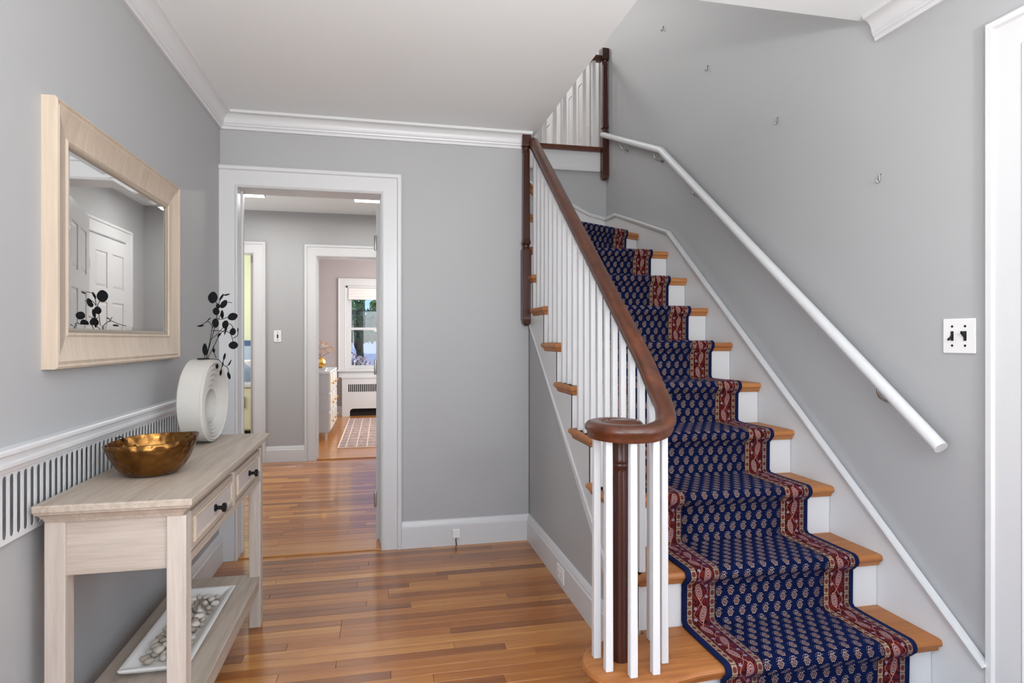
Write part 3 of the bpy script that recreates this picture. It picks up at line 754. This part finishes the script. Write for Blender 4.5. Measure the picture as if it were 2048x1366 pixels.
mb.build('slotted_panel', 'white', rc, label='white panel with a row of vertical slots')
for px_, py_ in ((83, 908), (182, 872), (257, 848), (314, 826)):
    d = ray(px_, py_); q = Vector((0, 0, CAMH)) + d*((XL+.018)/d.x)
    MB().tube([(XL+.0175, q.y, q.z), (XL+.0195, q.y, q.z), (XL+.0205, q.y, q.z)], [.004, .004, .002], 8).build('screw', 'plastic', rc)

# ------------------------------------------------------------------ console table
TZ = .81
ct = thing('console_table', (-.665, 2.25, 0), 'whitewashed wooden console table with two cane front drawers', 'table')
tx0, tx1, ty0, ty1 = -.838, -.475, 1.695, 2.81
B(tx0, tx1, ty0, ty1, TZ-.02, TZ).build('top', 'console', ct, bevel=.004)
ins = lambda d, z: [(tx0+d*.6, ty0+d, z), (tx1-d, ty0+d, z), (tx1-d, ty1-d, z), (tx0+d*.6, ty1-d, z)]
MB().rings([ins(.03, TZ-.05), ins(.026, TZ-.042), ins(.016, TZ-.03), ins(.006, TZ-.024), ins(.006, TZ-.02)]).build('top_moulding', 'console', ct)
lx0, lx1, ly0, ly1, lw = -.824, -.498, 1.727, 2.775, .047
for x in (lx0, lx1-lw):
    for y in (ly0, ly1-lw): B(x, x+lw, y, y+lw, 0, TZ-.05).build('leg', 'console_z', ct, bevel=.0025)
az = .622
B(lx0+lw, lx1-lw, ly0+.008, ly0+.026, az, TZ-.05).build('side_apron', 'console_x', ct)
B(lx0+lw, lx1-lw, ly1-.026, ly1-.008, az, TZ-.05).build('side_apron', 'console_x', ct)
B(lx0+.006, lx0+.024, ly0+lw, ly1-lw, az, TZ-.05).build('back_apron', 'console', ct)
B(lx1-.03, lx1-.012, ly0+lw, ly1-lw, az, TZ-.05).build('front_apron', 'console', ct)
B(lx1-.012, lx1-.001, ly0+lw, ly1-lw, az, az+.022).build('front_rail', 'console', ct, bevel=.001)
ymid = 2.265
B(lx1-.012, lx1-.001, ymid-.014, ymid+.014, az+.022, TZ-.052).build('front_stile', 'console_z', ct, bevel=.001)
for y0, y1 in ((ly0+lw+.004, ymid-.018), (ymid+.018, ly1-lw-.004)):
    z0, z1 = az+.026, TZ-.056
    dr = B(lx1-.012, lx1-.002, y0, y1, z0, z1).build('drawer', 'console', ct, bevel=.0015)
    fr = MB(); a, b_ = .022, .036
    rr = []
    for d, xx in ((a, lx1-.002), (a, lx1+.002), (a+.004, lx1+.004), (b_-.003, lx1+.002), (b_, lx1-.003)):
        rr.append([(xx, y0+d, z0+d*.8), (xx, y1-d, z0+d*.8), (xx, y1-d, z1-d*.8), (xx, y0+d, z1-d*.8)])
    fr.rings(rr, caps=False).build('bead_frame', 'frame', dr)
    B(lx1-.004, lx1-.001, y0+b_, y1-b_, z0+b_*.8, z1-b_*.8).build('cane_panel', 'cane', dr)
    yk, zk = (y0+y1)/2, (z0+z1)/2
    MB().tube([(lx1-.001, yk, zk), (lx1+.004, yk, zk), (lx1+.006, yk, zk), (lx1+.018, yk, zk), (lx1+.022, yk, zk), (lx1+.03, yk, zk), (lx1+.032, yk, zk)], [.011, .011, .006, .006, .014, .014, .01], 14).build('knob', 'black', dr, smooth=True, auto=40)
SHZ = .215
B(lx0+.004, lx1-.004, ly0+.012, ly1-.012, SHZ-.022, SHZ).build('shelf', 'console', ct, bevel=.002)
B(lx1-.026, lx1-.006, ly0+lw, ly1-lw, SHZ-.058, SHZ-.022).build('shelf_rail', 'console', ct, bevel=.001)
B(lx0+.006, lx0+.026, ly0+lw, ly1-lw, SHZ-.058, SHZ-.022).build('shelf_rail', 'console', ct, bevel=.001)

# ------------------------------------------------------------------ tray and pebbles
tr = thing('stone_tray', (-.66, 2.27, SHZ), 'long chalk white tray holding pebbles on the lower shelf', 'tray')
tcx, tcy, thx, thy = -.658, 2.27, .098, .30
rect = lambda dx, dy, z: [(tcx-dx, tcy-dy, z), (tcx+dx, tcy-dy, z), (tcx+dx, tcy+dy, z), (tcx-dx, tcy+dy, z)]
MB().rings([rect(thx-.04, thy-.045, SHZ), rect(thx-.004, thy-.004, SHZ+.024), rect(thx, thy, SHZ+.034), rect(thx-.014, thy-.014, SHZ+.034), rect(thx-.046, thy-.05, SHZ+.012)]).build('dish', 'tray', tr, bevel=.004)
peb = []
for i in range(4):
    bm = bmesh.new(); bmesh.ops.create_icosphere(bm, subdivisions=2, radius=1)
    for q in bm.verts:
        q.co *= 1+.16*math.sin(q.co.x*3+i*1.7)*math.cos(q.co.y*2.3+i); q.co.x *= 1.25; q.co.z *= .72
    me = bpy.data.meshes.new('pebble'); bm.to_mesh(me); bm.free(); me.materials.append(G['pebble'])
    me.polygons.foreach_set('use_smooth', [True]*len(me.polygons)); peb.append(me)
placed = []; tries = 0
while len(placed) < 95 and tries < 6000:
    tries += 1
    r = random.uniform(.009, .0145); layer = 0 if len(placed) < 62 else 1
    hx, hy = (.058, .235) if layer == 0 else (.042, .205)
    x, y = tcx+random.uniform(-hx, hx), tcy+random.uniform(-hy, hy)
    z = SHZ+.0125+r*.75 + (.0125 if layer else 0)
    if any(math.hypot(x-a, y-b)*(1 if l == layer else 9) < (r+c)*.93 for a, b, c, l in placed): continue
    placed.append((x, y, r, layer))
    o = bpy.data.objects.new('pebble', random.choice(peb)); COL.objects.link(o); o.location = (x, y, z); o.scale = (r, r, r)
    o.rotation_euler = (random.uniform(-.25, .25), random.uniform(-.25, .25), random.uniform(0, 6))
    tag(o, 'smooth grey beige pebble lying in the white tray', 'pebble', 'pebbles in the tray')

# ------------------------------------------------------------------ bowl
bc = Vector((-.682, 2.035, TZ)); bw = thing('bronze_bowl', bc, 'hammered bronze bowl with wavy rim on the console table', 'bowl')
rr = []; N = 40
def brad(t): return .045+.084*math.sin(min(1, t)*PI/2)**.85
outer = [(.0, .040), (.004, .05)]
def bring(t, off, z_in=0):
    ring = []
    for i in range(N):
        a = 2*PI*i/N
        r = .052+.073*(t**.43) + .003*math.sin(2*a+.5)*t + .0015*math.sin(5*a)*t - off
        z = .104*t + (.009*math.cos(a-.3) + .003*math.sin(3*a+1))*t*t + z_in
        ring.append(bc+Vector((r*math.cos(a), r*math.sin(a), z)))
    return ring
ts = [0, .05, .14, .28, .45, .63, .82, 1]
rr = [[bc+Vector((.02*math.cos(2*PI*i/N), .02*math.sin(2*PI*i/N), .0)) for i in range(N)]] + [bring(t, 0) for t in ts] + [bring(1, .0035, .0015)] + [bring(t, .0045) for t in reversed(ts[1:])] + [[bc+Vector((.02*math.cos(2*PI*i/N), .02*math.sin(2*PI*i/N), .006)) for i in range(N)]]
MB().rings(rr).build('shell', 'bronze', bw, smooth=True)
p = on_y(240, 873, bc.y+.06)
MB().tube([p+Vector((.011*math.cos(a), 0, .011*math.sin(a)-.012)) for a in [i*PI/8 for i in range(-1, 10)]], .0018, 6).build('ring_handle', 'black', bw)

# ------------------------------------------------------------------ vase and branches
vc = Vector((-.690, 2.615, TZ)); va = thing('ring_vase', vc, 'cream ring shaped ceramic vase with concentric ridges', 'vase')
RO, RH, HT = .160, .066, .043
NT = 56; rr = []
yawv = math.radians(-4)
def vpt(x, r, zc, a):
    y = r*math.cos(a); z = max(zc+r*math.sin(a), 0.0)
    return vc+Vector((x*math.cos(yawv)-y*math.sin(yawv), x*math.sin(yawv)+y*math.cos(yawv), z))
prof = []
for i in range(37):                                # right face, hole -> outer, rippled
    t = i/36; prof.append((t, HT-.020*(1-t)**1.3+.0042*math.cos(t*2*PI*5.5)))
rows = [(t, x) for t, x in prof] + [(1.0, HT-.006), (1.0, -HT+.006)] + [(t, -x) for t, x in reversed(prof)]
for t, x in rows:
    r = RH+(RO-RH)*t; zc = .145+(.166-.145)*t
    if abs(x) < HT-.001 and t == 1: r += .003
    rr.append([vpt(x, r, zc, 2*PI*q/NT) for q in range(NT)])
MB().rings(rr, caps=False, closed=True).build('body', 'ceramic', va, smooth=True, auto=60)
MB().lathe([(.024, .3295), (.022, .334), (.016, .3335), (.001, .333)], vc, 16).build('mouth', 'dark', va)
br = thing('eucalyptus_branches', vc+Vector((0, 0, .33)), 'black dried eucalyptus branches standing in the ring vase', 'branches')
def zpx(a, b): return (340+a/3.795, 560+b/3.795)
def vp(a, b, dy=0): u, v_ = zpx(a, b); return on_y(u, v_, vc.y-.0+dy)
stems = [([(262, 625), (275, 590), (300, 480), (322, 350)], .0), ([(268, 622), (300, 500), (340, 360), (352, 290), (366, 200), (335, 155)], .01), ([(366, 200), (378, 165), (395, 120), (450, 105)], .012), ([(352, 290), (385, 300), (436, 282)], .014), ([(366, 205), (410, 170), (470, 172)], .02),
         ([(275, 610), (325, 520), (375, 420), (410, 385), (460, 410), (482, 480)], -.03), ([(410, 385), (440, 335), (470, 345), (485, 390)], -.035), ([(482, 440), (512, 420), (518, 368)], -.03), ([(322, 385), (380, 385), (420, 400)], -.01), ([(330, 365), (290, 315), (250, 335), (205, 352)], .04), ([(272, 322), (308, 288)], .04),
         ([(280, 605), (330, 600), (370, 605), (400, 640), (438, 668), (446, 715)], -.05), ([(400, 640), (385, 690)], -.05), ([(400, 630), (415, 575)], -.05), ([(432, 655), (465, 610)], -.05), ([(330, 500), (338, 560), (350, 590)], -.04), ([(262, 620), (262, 560), (268, 500)], -.02), ([(372, 300), (392, 230)], .015), ([(310, 450), (360, 410), (420, 340)], -.015)]
for P, dy in stems:
    pts = crom([vp(a, b, dy*i/max(1, len(P)-1)) for i, (a, b) in enumerate(P)], 4)
    if dy < -.02 and P[0][1] < 600: pts = crom([vp(a, b, dy) for a, b in P], 4)
    MB().tube(pts, .0013, 5).build('stem', 'leaf', br)
leaves = [(325, 133, 38, 42, .1), (408, 183, 22, 34, .5), (350, 238, 26, 28, 0), (396, 262, 13, 32, .05), (345, 327, 29, 33, 0), (476, 278, 37, 28, -.4), (420, 337, 27, 30, .4), (477, 392, 23, 27, 0), (481, 495, 35, 28, 0), (265, 528, 20, 44, 0), (357, 655, 12, 19, .1), (385, 702, 10, 24, .2), (447, 726, 12, 29, -.3),
          (391, 130, 9, 28, .5), (432, 112, 22, 5, -.3), (365, 198, 16, 18, 0), (233, 348, 24, 7, -.15), (296, 297, 16, 4, -.6), (413, 582, 9, 27, .15), (455, 628, 6, 26, .5), (332, 535, 12, 16, 0), (374, 416, 9, 18, .6), (426, 372, 8, 46, .35), (515, 378, 5, 16, .1), (400, 640, 7, 22, .3)]
for a, b, rx, ry, rot in leaves:
    c = vp(a, b, random.uniform(-.03, .03)); sx, sy = rx/3.795*2.35/FPX, ry/3.795*2.35/FPX
    tilt = random.uniform(-.5, .5); ring = []
    ex = Vector((math.cos(tilt), math.sin(tilt), 0)); ez = Vector((0, random.uniform(-.3, .3), 1)).normalized(); nn = ex.cross(ez).normalized()
    e1 = ex*math.cos(rot)-ez*math.sin(rot); e2 = ex*math.sin(rot)+ez*math.cos(rot)
    k = 14; mb = MB()
    P = [(math.cos(2*PI*i/k), math.sin(2*PI*i/k)*(1-.12*math.cos(4*PI*i/k))) for i in range(k)]
    mb.rings([[c+e1*sx*x*f+e2*sy*y*f+nn*d for x, y in P] for f, d in ((.3, .002), (.75, .0015), (1, 0), (.75, .0005), (.3, .001))])
    mb.build('leaf', 'leaf', br, smooth=True)

# ------------------------------------------------------------------ mirror
mi = thing('wall_mirror', (XL, 2.29, 1.14), 'rectangular mirror in a broad pale wooden frame on the left wall', 'mirror')
my0, my1, mz0, mz1 = 1.80, 2.80, 1.140, 1.858
MF = [(0, 0), (0, .032), (.006, .036), (.012, .030), (.02, .034), (.03, .028), (.085, .018), (.092, .022), (.098, .016), (.098, 0)]
def ringpath(d, x): return [(x, my0+d, mz0+d), (x, my1-d, mz0+d), (x, my1-d, mz1-d), (x, my0+d, mz1-d)]
# four mitred frame members
cs = [(my0, mz0), (my1, mz0), (my1, mz1), (my0, mz1)]; ce = ((my0+my1)/2, (mz0+mz1)/2)
sg = lambda p: (1 if p[0] < ce[0] else -1, 1 if p[1] < ce[1] else -1)
for i in range(4):
    a, b_ = cs[i], cs[(i+1) % 4]
    mb = MB().rings([[(XL+d, p[0]+sg(p)[0]*w_, p[1]+sg(p)[1]*w_) for w_, d in MF] for p in (a, b_)])
    mb.build('frame_rail' if i % 2 == 0 else 'frame_stile', 'frame', mi, auto=25)
def rect_ring(d, x): return [(x, my0+d, mz0+d), (x, my1-d, mz0+d), (x, my1-d, mz1-d), (x, my0+d, mz1-d)]
MB().rings([rect_ring(.098, XL+.012), rect_ring(.098, XL+.017), rect_ring(.105, XL+.016), rect_ring(.110, XL+.011)], caps=False).build('inner_bead', 'bead', mi)
MB().rings([rect_ring(.097, XL+.004), rect_ring(.097, XL+.0095), rect_ring(.122, XL+.0115)]).build('mirror_glass', 'glass_mirror', mi)

# ------------------------------------------------------------------ hall ceiling lights
for x, lab in ((-.10, 'white flush ceiling light at the right of the back hall'), (-1.13, 'white flush ceiling light at the left of the back hall')):
    t = thing('ceiling_light', (x, 5.62, ZC+.005), lab, 'ceiling light', 'flush lights in the back hall')
    B(x-.14, x+.14, 5.57, 5.67, ZC+.003, ZC+.025).build('housing', 'white', t, bevel=.004)
    B(x-.13, x+.13, 5.575, 5.665, ZC-.003, ZC+.003).build('diffuser', 'lamp', t)
    lamp('hall_lamp', 'AREA', (x, 5.62, ZC-.01), 11, (0, 0, 0), (1, .98, .95), shape='RECTANGLE', size=.26, size_y=.09)
# unseen entry pendant added behind the camera to brighten the ceiling
el = thing('fill_pendant', (.5, -.5, 1.76), 'added round glass pendant lamp brightening the entry, out of the frame', 'pendant lamp')
MB().lathe([(.004, 2.0), (.004, ZC-.02), (.05, ZC-.015), (.05, ZC)], (.5, -.5, 0), 12).build('stem', 'nickel', el, smooth=True, auto=40)
MB().lathe([(.05, 2.0), (.05, 1.985), (.02, 1.98)], (.5, -.5, 0), 16).build('cap', 'nickel', el)
lamp('entry_fill', 'POINT', (.5, -.5, 1.87), 20, color=(.95, .98, 1), shadow_soft_size=.11)
for x, y, lab in ((.95, -.5, 'added brushed metal uplight fill lamp right of the camera, out of the frame'), (-.05, -.62, 'added brushed metal uplight fill lamp left of the camera, out of the frame')):  # unseen uplights added to brighten the ceiling and soften the room
    t = thing('fill_floor_lamp', (x, y, 0), lab, 'floor lamp', 'added uplight fill lamps')
    MB().lathe([(.13, 0), (.13, .012), (.02, .025), (.012, .03)], (x, y, 0), 20).build('base', 'nickel', t, smooth=True, auto=40)
    MB().lathe([(.011, .025), (.011, 1.42)], (x, y, 0), 10).build('pole', 'nickel', t, smooth=True, auto=40)
    MB().lathe([(.02, 1.40), (.09, 1.425), (.15, 1.48), (.152, 1.483), (.14, 1.478), (.08, 1.44)], (x, y, 0), 24).build('bowl_shade', 'nickel', t, smooth=True, auto=40)
    lamp('uplight', 'AREA', (x, y, 1.50), 54, (PI-math.radians(42), 0, 0), (.96, .98, 1), shape='DISK', size=.26)
lamp('bedroom_lamp', 'POINT', (.9, 8.3, 2.0), 38, color=(1, .96, .92), shadow_soft_size=.15)
lamp('kitchen_lamp', 'POINT', (-2.1, 7.4, 2.0), 15, color=(1, 1, .96), shadow_soft_size=.15)
lamp('upper_lamp', 'POINT', (.6, 5.9, 4.6), 75, color=(1, .99, .97), shadow_soft_size=.15)

# ------------------------------------------------------------------ bedroom: window, radiator cover, dresser, rug
wi = thing('window_1', ((WX0+WX1)/2, Y3, WZ0), 'white double hung bedroom window with a view of trees', 'window', kind='structure')
CW = .115
MB().molding([(WX0, Y3, WZ0), (WX0, Y3, WZ1), (WX1, Y3, WZ1), (WX1, Y3, WZ0)], [(a, d) for a, d in CAS], (0, -1, 0)).build('casing', 'white', wi, auto=30)
B(WX0-.13, WX1+.13, Y3-.06, Y3+.03, WZ0-.04, WZ0).build('sill', 'white', wi, bevel=.008)
B(WX0-.11, WX1+.11, Y3-.02, Y3, WZ0-.13, WZ0-.04).build('apron', 'white', wi)
B(WX0, WX0+.03, Y3, Y3+.16, WZ0, WZ1).build('jamb', 'white', wi); B(WX1-.03, WX1, Y3, Y3+.16, WZ0, WZ1).build('jamb', 'white', wi); B(WX0, WX1, Y3, Y3+.16, WZ1-.03, WZ1).build('jamb', 'white', wi)
zm = 1.385
for z0, z1, y in ((WZ0, zm+.02, Y3+.06), (zm-.02, WZ1-.03, Y3+.10)):
    a, b_ = WX0+.03, WX1-.03; f = .055
    s = MB().box(a, a+f, y, y+.035, z0, z1).box(b_-f, b_, y, y+.035, z0, z1).box(a+f, b_-f, y, y+.035, z0, z0+(f if z0 == WZ0 else .04)).box(a+f, b_-f, y, y+.035, z1-.04, z1).build('sash', 'white', wi)
    B(a+f, b_-f, y+.015, y+.019, z0+.04, z1-.04).build('pane', 'pane', s)
    if z0 > WZ0:
        MB().box(-.262, -.256, y+.011, y+.023, z0+.04, z1-.04).box(a+f, b_-f, y+.011, y+.023, 1.675, 1.681).build('muntin', 'black', s)
bd = thing('window_blind', (-.05, Y3+.03, 1.85), 'white folded shade pulled up at the top of the bedroom window', 'blind')
G['blind'] = mat('blind_fabric', (.78, .76, .74), .8)
for i, (z0, z1, y) in enumerate(((1.99, 2.04, .022), (1.94, 1.995, .014), (1.895, 1.945, .008), (1.85, 1.90, .012))):
    B(WX0+.035, WX1-.035, Y3+y, Y3+y+.03, z0, z1).build('fold', 'blind', bd, bevel=.01)
rd = thing('radiator_cover', (-.05, Y3-.1, 0), 'white bedroom radiator cover with slotted grille under the window', 'radiator cover')
mb = MB(); x0, x1 = -.60, .5; yf = Y3-.13
zg0, zg1 = .385, .505
pts = [(x0, 0), (x0, .60), (x1, .60), (x1, 0), (x1-.09, 0)] + [(x1-.09-.05*(1-math.cos(t)), .07+.05*math.sin(t)) for t in (0, .5, 1, PI/2)] + [(x0+.12+.05*(1-math.cos(t)), .07+.05*math.sin(t)) for t in (PI/2, 1, .5, 0)] + [(x0+.12, 0)]
lo = [p for p in pts]
mb.prism([(x0, 0), (x0, zg0)] + [(x1, zg0), (x1, 0)] + pts[4:], yf, yf+.015, 'y')
mb.box(x0, x1, yf, yf+.015, zg1, .60).box(x0, x0+.085, yf, yf+.015, zg0, zg1).box(x1-.085, x1, yf, yf+.015, zg0, zg1).box(x0, x0+.015, yf+.015, Y3-.022, 0, .6).box(x1-.015, x1, yf+.015, Y3-.022, 0, .6).box(x0-.01, x1+.01, yf-.01, Y3-.022, .6, .615)
x = x0+.085
while x < x1-.085: mb.box(x, x+.011, yf, yf+.015, zg0, zg1); x += .0295
mb.build('cover', 'white', rd)
B(x0+.02, x1-.02, yf+.06, yf+.07, 0, .58).build('core', 'dark', rd)
dr = thing('dresser', (-.86, 8.13, 0), 'grey bedroom dresser with gold knobs seen side on', 'dresser')
G['dgrey'] = paint('dresser_grey_paint', (.50, .51, .53), .4)
dx0, dx1, dy0, dy1 = -1.12, -.61, 7.56, 8.70
B(dx0, dx1, dy0, dy1, .10, .80).build('body', 'dgrey', dr)
B(dx0, dx1+.012, dy0-.012, dy1+.012, .80, .83).build('top', 'white', dr, bevel=.003)
for z in (.1, .33, .565): B(dx0, dx1, dy0-.008, dy0, z, z+.022).build('side_rail', 'dgrey', dr)
for x in (dx0+.02, dx1-.05):
    for y in (dy0+.02, dy1-.05): MB().frustum(x+.015, y+.015, 0, .10, .01, .01, .017, .017).build('leg', 'white', dr)
for i in range(3):
    for j in range(3):
        z0 = .115+i*.232; y0 = dy0+.02+j*.37
        d = B(dx1, dx1+.014, y0, y0+.355, z0, z0+.215).build('drawer', 'white', dr, bevel=.003)
        B(dx1+.014, dx1+.018, y0+.006, y0+.02, z0+.01, z0+.205).build('gold_strip', 'gold', d)
        MB().tube([(dx1+.013, y0+.18, z0+.1), (dx1+.03, y0+.18, z0+.1), (dx1+.033, y0+.18, z0+.1), (dx1+.046, y0+.18, z0+.1)], [.006, .006, .016, .012], 10).build('knob', 'gold', d, smooth=True, auto=40)
for z0, z1, dx, c, lab in ((.83, .85, 0, 'plastic', 'white book at the bottom of the dresser stack'), (.85, .868, .01, 'dgrey', 'grey book on top of the dresser stack')):
    t = thing('book', (-.74, 7.72, z0), lab, 'book', 'books on the dresser')
    B(-.84+dx, -.655+dx, 7.60, 7.83, z0, z0+.003).build('cover', c, t); B(-.84+dx, -.655+dx, 7.60, 7.83, z1-.003, z1).build('cover', c, t)
    B(-.836+dx, -.66+dx, 7.604, 7.826, z0+.003, z1-.003).build('pages', 'blind', t)
gv = thing('gold_vase', (-.735, 7.71, .868), 'gold ribbed round vase on the dresser books', 'vase')
rr = []
for r, z in ((.03, 0), (.062, .018), (.078, .055), (.07, .095), (.04, .122), (.024, .128), (.02, .12)):
    rr.append([(-.735+r*(1+.06*abs(math.sin(5*2*PI*i/60)))*math.cos(2*PI*i/60), 7.71+r*(1+.06*abs(math.sin(5*2*PI*i/60)))*math.sin(2*PI*i/60), .868+z) for i in range(60)])
MB().rings(rr).build('body', 'gold', gv, smooth=True)
G['petal'] = mat('cream_pink_petal', lin(232, 205, 186), .7)
fw = thing('dried_flowers', (-.735, 7.71, .99), 'cream pink fan shaped blooms in the gold vase', 'flowers')
for a, b, s in ((650, 690, .05), (661, 700, .055), (641, 703, .05), (638, 686, .045), (636, 715, .04)):
    c = on_y(a, b, 7.70); mb = MB().tube(crom([(-.735, 7.71, .985), (c.x*.6-.735*.4, 7.71, (c.z+.985)/2), (c.x, 7.70, c.z-.02)], 5), .003, 5); mb.build('stem', 'tread', fw)
    k = 12; nrm = Vector((random.uniform(-.4, .4), -1, random.uniform(0, .5))).normalized(); e1 = nrm.cross(Vector((0, 0, 1))).normalized(); e2 = e1.cross(nrm)
    MB().rings([[c+(e1*math.cos(2*PI*i/k)*f+e2*math.sin(2*PI*i/k)*f*.7)*s+nrm*d for i in range(k)] for f, d in ((.2, 0), (.7, .012), (1, .03), (.7, .018), (.2, .008))]).build('bloom', 'petal', fw, smooth=True)
def rug_mat():
    m = mat('checked_rug', (.4, .35, .33), .95); nt = m.node_tree; X.nt = nt
    v, _ = texc(nt); sp = nt.nodes.new('ShaderNodeSeparateXYZ'); nt.links.new(v, sp.inputs[0])
    x, y = X(sp.outputs[0]), X(sp.outputs[1])
    n = noise(nt, v, 30, 3)
    c = ramp(nt, n, [(.3, lin(120, 104, 108)), (.55, lin(160, 138, 132)), (.75, lin(182, 160, 146))])
    l = ((x/.115).frac()-.5).abs().gt(.44).max(((y/.22).frac()-.5).abs().gt(.46))
    nt.links.new(mixc(nt, l, c, lin(206, 184, 168)), bsdf(m).inputs['Base Color']); bump(m, n, .4, .006); return m
G['rug'] = rug_mat()
rg = thing('area_rug', (.5, 8.28, 0), 'pinkish grey checked rug on the bedroom floor', 'rug')
B(-.46, 1.3, 7.0, 9.55, 0.0005, .011).build('pile', 'rug', rg)
B(-.475, -.46, 7.0, 9.55, 0.0005, .012).build('binding', 'petal', rg); B(-.475, 1.3, 6.985, 7.0, 0.0005, .012).build('binding', 'petal', rg)

# ------------------------------------------------------------------ kitchen glimpse
kc = thing('kitchen_cabinet', (-1.85, 8.3, 0), 'cream kitchen base cabinet with white worktop seen through the narrow gap', 'cabinet')
G['cream'] = mat('cream_cabinet', (.72, .68, .46), .4); G['bluet'] = mat('pale_blue_tile', (.42, .52, .63), .3); G['navyt'] = mat('navy_strip', (.06, .12, .24), .4)
B(-2.65, -1.3, 8.1, 8.57, .08, .62).build('body', 'cream', kc); B(-2.66, -1.3, 8.07, 8.575, .62, .66).build('worktop', 'white', kc, bevel=.004)
for x in (-2.6, -2.15, -1.72): 
    d = B(x+.01, x+.42, 8.085, 8.1, .1, .6).build('door', 'cream', kc, bevel=.004); B(x+.05, x+.06, 8.06, 8.085, .36, .5).build('handle', 'black', d)
B(-2.65, -1.3, 8.575, 8.595, .66, 1.13).build('backsplash', 'bluet', kc); B(-2.65, -1.3, 8.57, 8.595, 1.13, 1.2).build('backsplash_strip', 'navyt', kc)
MB().lathe([(.03, .66), (.05, .67), (.02, .7), (.02, .84), (.05, .86), (.13, .93), (.14, .955), (.13, .95), (.04, .88)], (-1.60, 8.33, 0), 20).build('footed_bowl', 'plastic', None, smooth=True, label='white footed bowl on the kitchen worktop', cat='bowl')
B(-1.84, -1.755, 8.4, 8.5, .66, .9).build('canister', G['bluet'], None, bevel=.02, label='grey blue canister on the kitchen worktop', cat='canister')

# ------------------------------------------------------------------ outside the bedroom window
G['grass'] = mat('lawn_green', (.10, .2, .05), .9); G['leafg'] = mat('tree_leaf_green', (.10, .24, .05), .6); G['leafd'] = mat('tree_leaf_dark', (.05, .13, .05), .6)
G['bark'] = mat('tree_bark', (.10, .07, .05), .9); G['pink'] = mat('pale_pink_blossom', (.85, .68, .70), .8); G['pave'] = mat('pale_paving', (.55, .6, .66), .8)
struct('floor_garden', B(-12, 12, Y3+.17, 40, -.75, -.7), 'grass', 'lawn outside the bedroom window', 'lawn')
struct('floor_drive', MB().prism([(17, -.7), (40, 1.2), (40, -.75), (17, -.75)], -12, 12, 'x'), 'pave', 'pale paved slope beyond the flowers', 'drive')
def foliage(name, c, rad, n, size, m, parent, seed):
    rnd = random.Random(seed); mb = MB()
    for _ in range(n):
        while True:
            p = Vector((rnd.uniform(-1, 1), rnd.uniform(-1, 1), rnd.uniform(-1, 1)))
            if p.length < 1: break
        q = Vector((c[0]+p.x*rad[0], c[1]+p.y*rad[1], c[2]+p.z*rad[2]))
        a = Vector((rnd.gauss(0, 1), rnd.gauss(0, 1), rnd.gauss(0, 1))).normalized(); b = a.cross(Vector((rnd.gauss(0, 1), rnd.gauss(0, 1), rnd.gauss(0, 1)))).normalized()
        s = size*rnd.uniform(.6, 1.3); i = len(mb.v)
        mb.v += [tuple(q-a*s), tuple(q-b*s*.5), tuple(q+a*s), tuple(q+b*s*.5)]; mb.f.append((i, i+1, i+2, i+3))
    return mb.build(name, m, parent, kind='stuff')
def tree(c, h, crown_c, rad, n, size, m, label, seed):
    t = thing('garden_tree', (*c, -.7), label, 'tree')
    mb = MB().tube(crom([(*c, -.7), (c[0]+.05, c[1], h*.4), (c[0]-.03, c[1], h)], 4), .09, 8); mb.build('trunk', 'bark', t)
    for k in range(5):
        a = k*1.3+seed; s = (c[0], c[1], h*(.45+.1*k)); e = (crown_c[0]+rad[0]*.8*math.cos(a), crown_c[1]+rad[1]*.6*math.sin(a), crown_c[2]+rad[2]*(.1*k-.3))
        MB().tube(crom([s, ((s[0]+e[0])/2, (s[1]+e[1])/2, (s[2]+e[2])/2+.1), e], 3), .03, 6).build('branch', 'bark', t)
    foliage('crown', crown_c, rad, n, size, m, t, seed)
tree((-.55, 15.5), 1.6, (-.45, 15.5, 1.55), (1.4, .9, .42), 1500, .09, 'leafd', 'low dark spreading tree outside the bedroom window', 3)
tree((-1.5, 19), 2.6, (-1.25, 19, 2.25), (.75, .7, .75), 900, .12, 'leafg', 'bright green tree at the left of the bedroom window view', 5)
tree((.7, 20), 2.4, (.35, 20, 2.1), (.75, .7, .6), 800, .12, 'leafg', 'bright green tree at the right of the bedroom window view', 9)
for i, (x, y, lab) in enumerate(((-.62, 13.2, 'pale pink flowering shrub below the bedroom window view'), (.48, 13.4, 'pale pink flowering shrub at the right below the window'))):
    t = thing('flowering_shrub', (x, y, -.7), lab, 'shrub')
    MB().tube([(x, y, -.7), (x+.02, y, -.2), (x, y, .3)], .03, 6).build('stem', 'bark', t)
    foliage('foliage', (x, y, .15), (.52, .35, .7), 800, .05, 'leafg', t, 20+i); foliage('blossom', (x, y-.1, .5), (.52, .36, .42), 800, .05, 'pink', t, 30+i)
hd = thing('garden_hedge', (0, 39, 1.1), 'dark green hedge at the far edge of the garden', 'hedge')
foliage('foliage', (0, 39, 1.5), (9, .5, .9), 2200, .3, 'leafd', hd, 44)
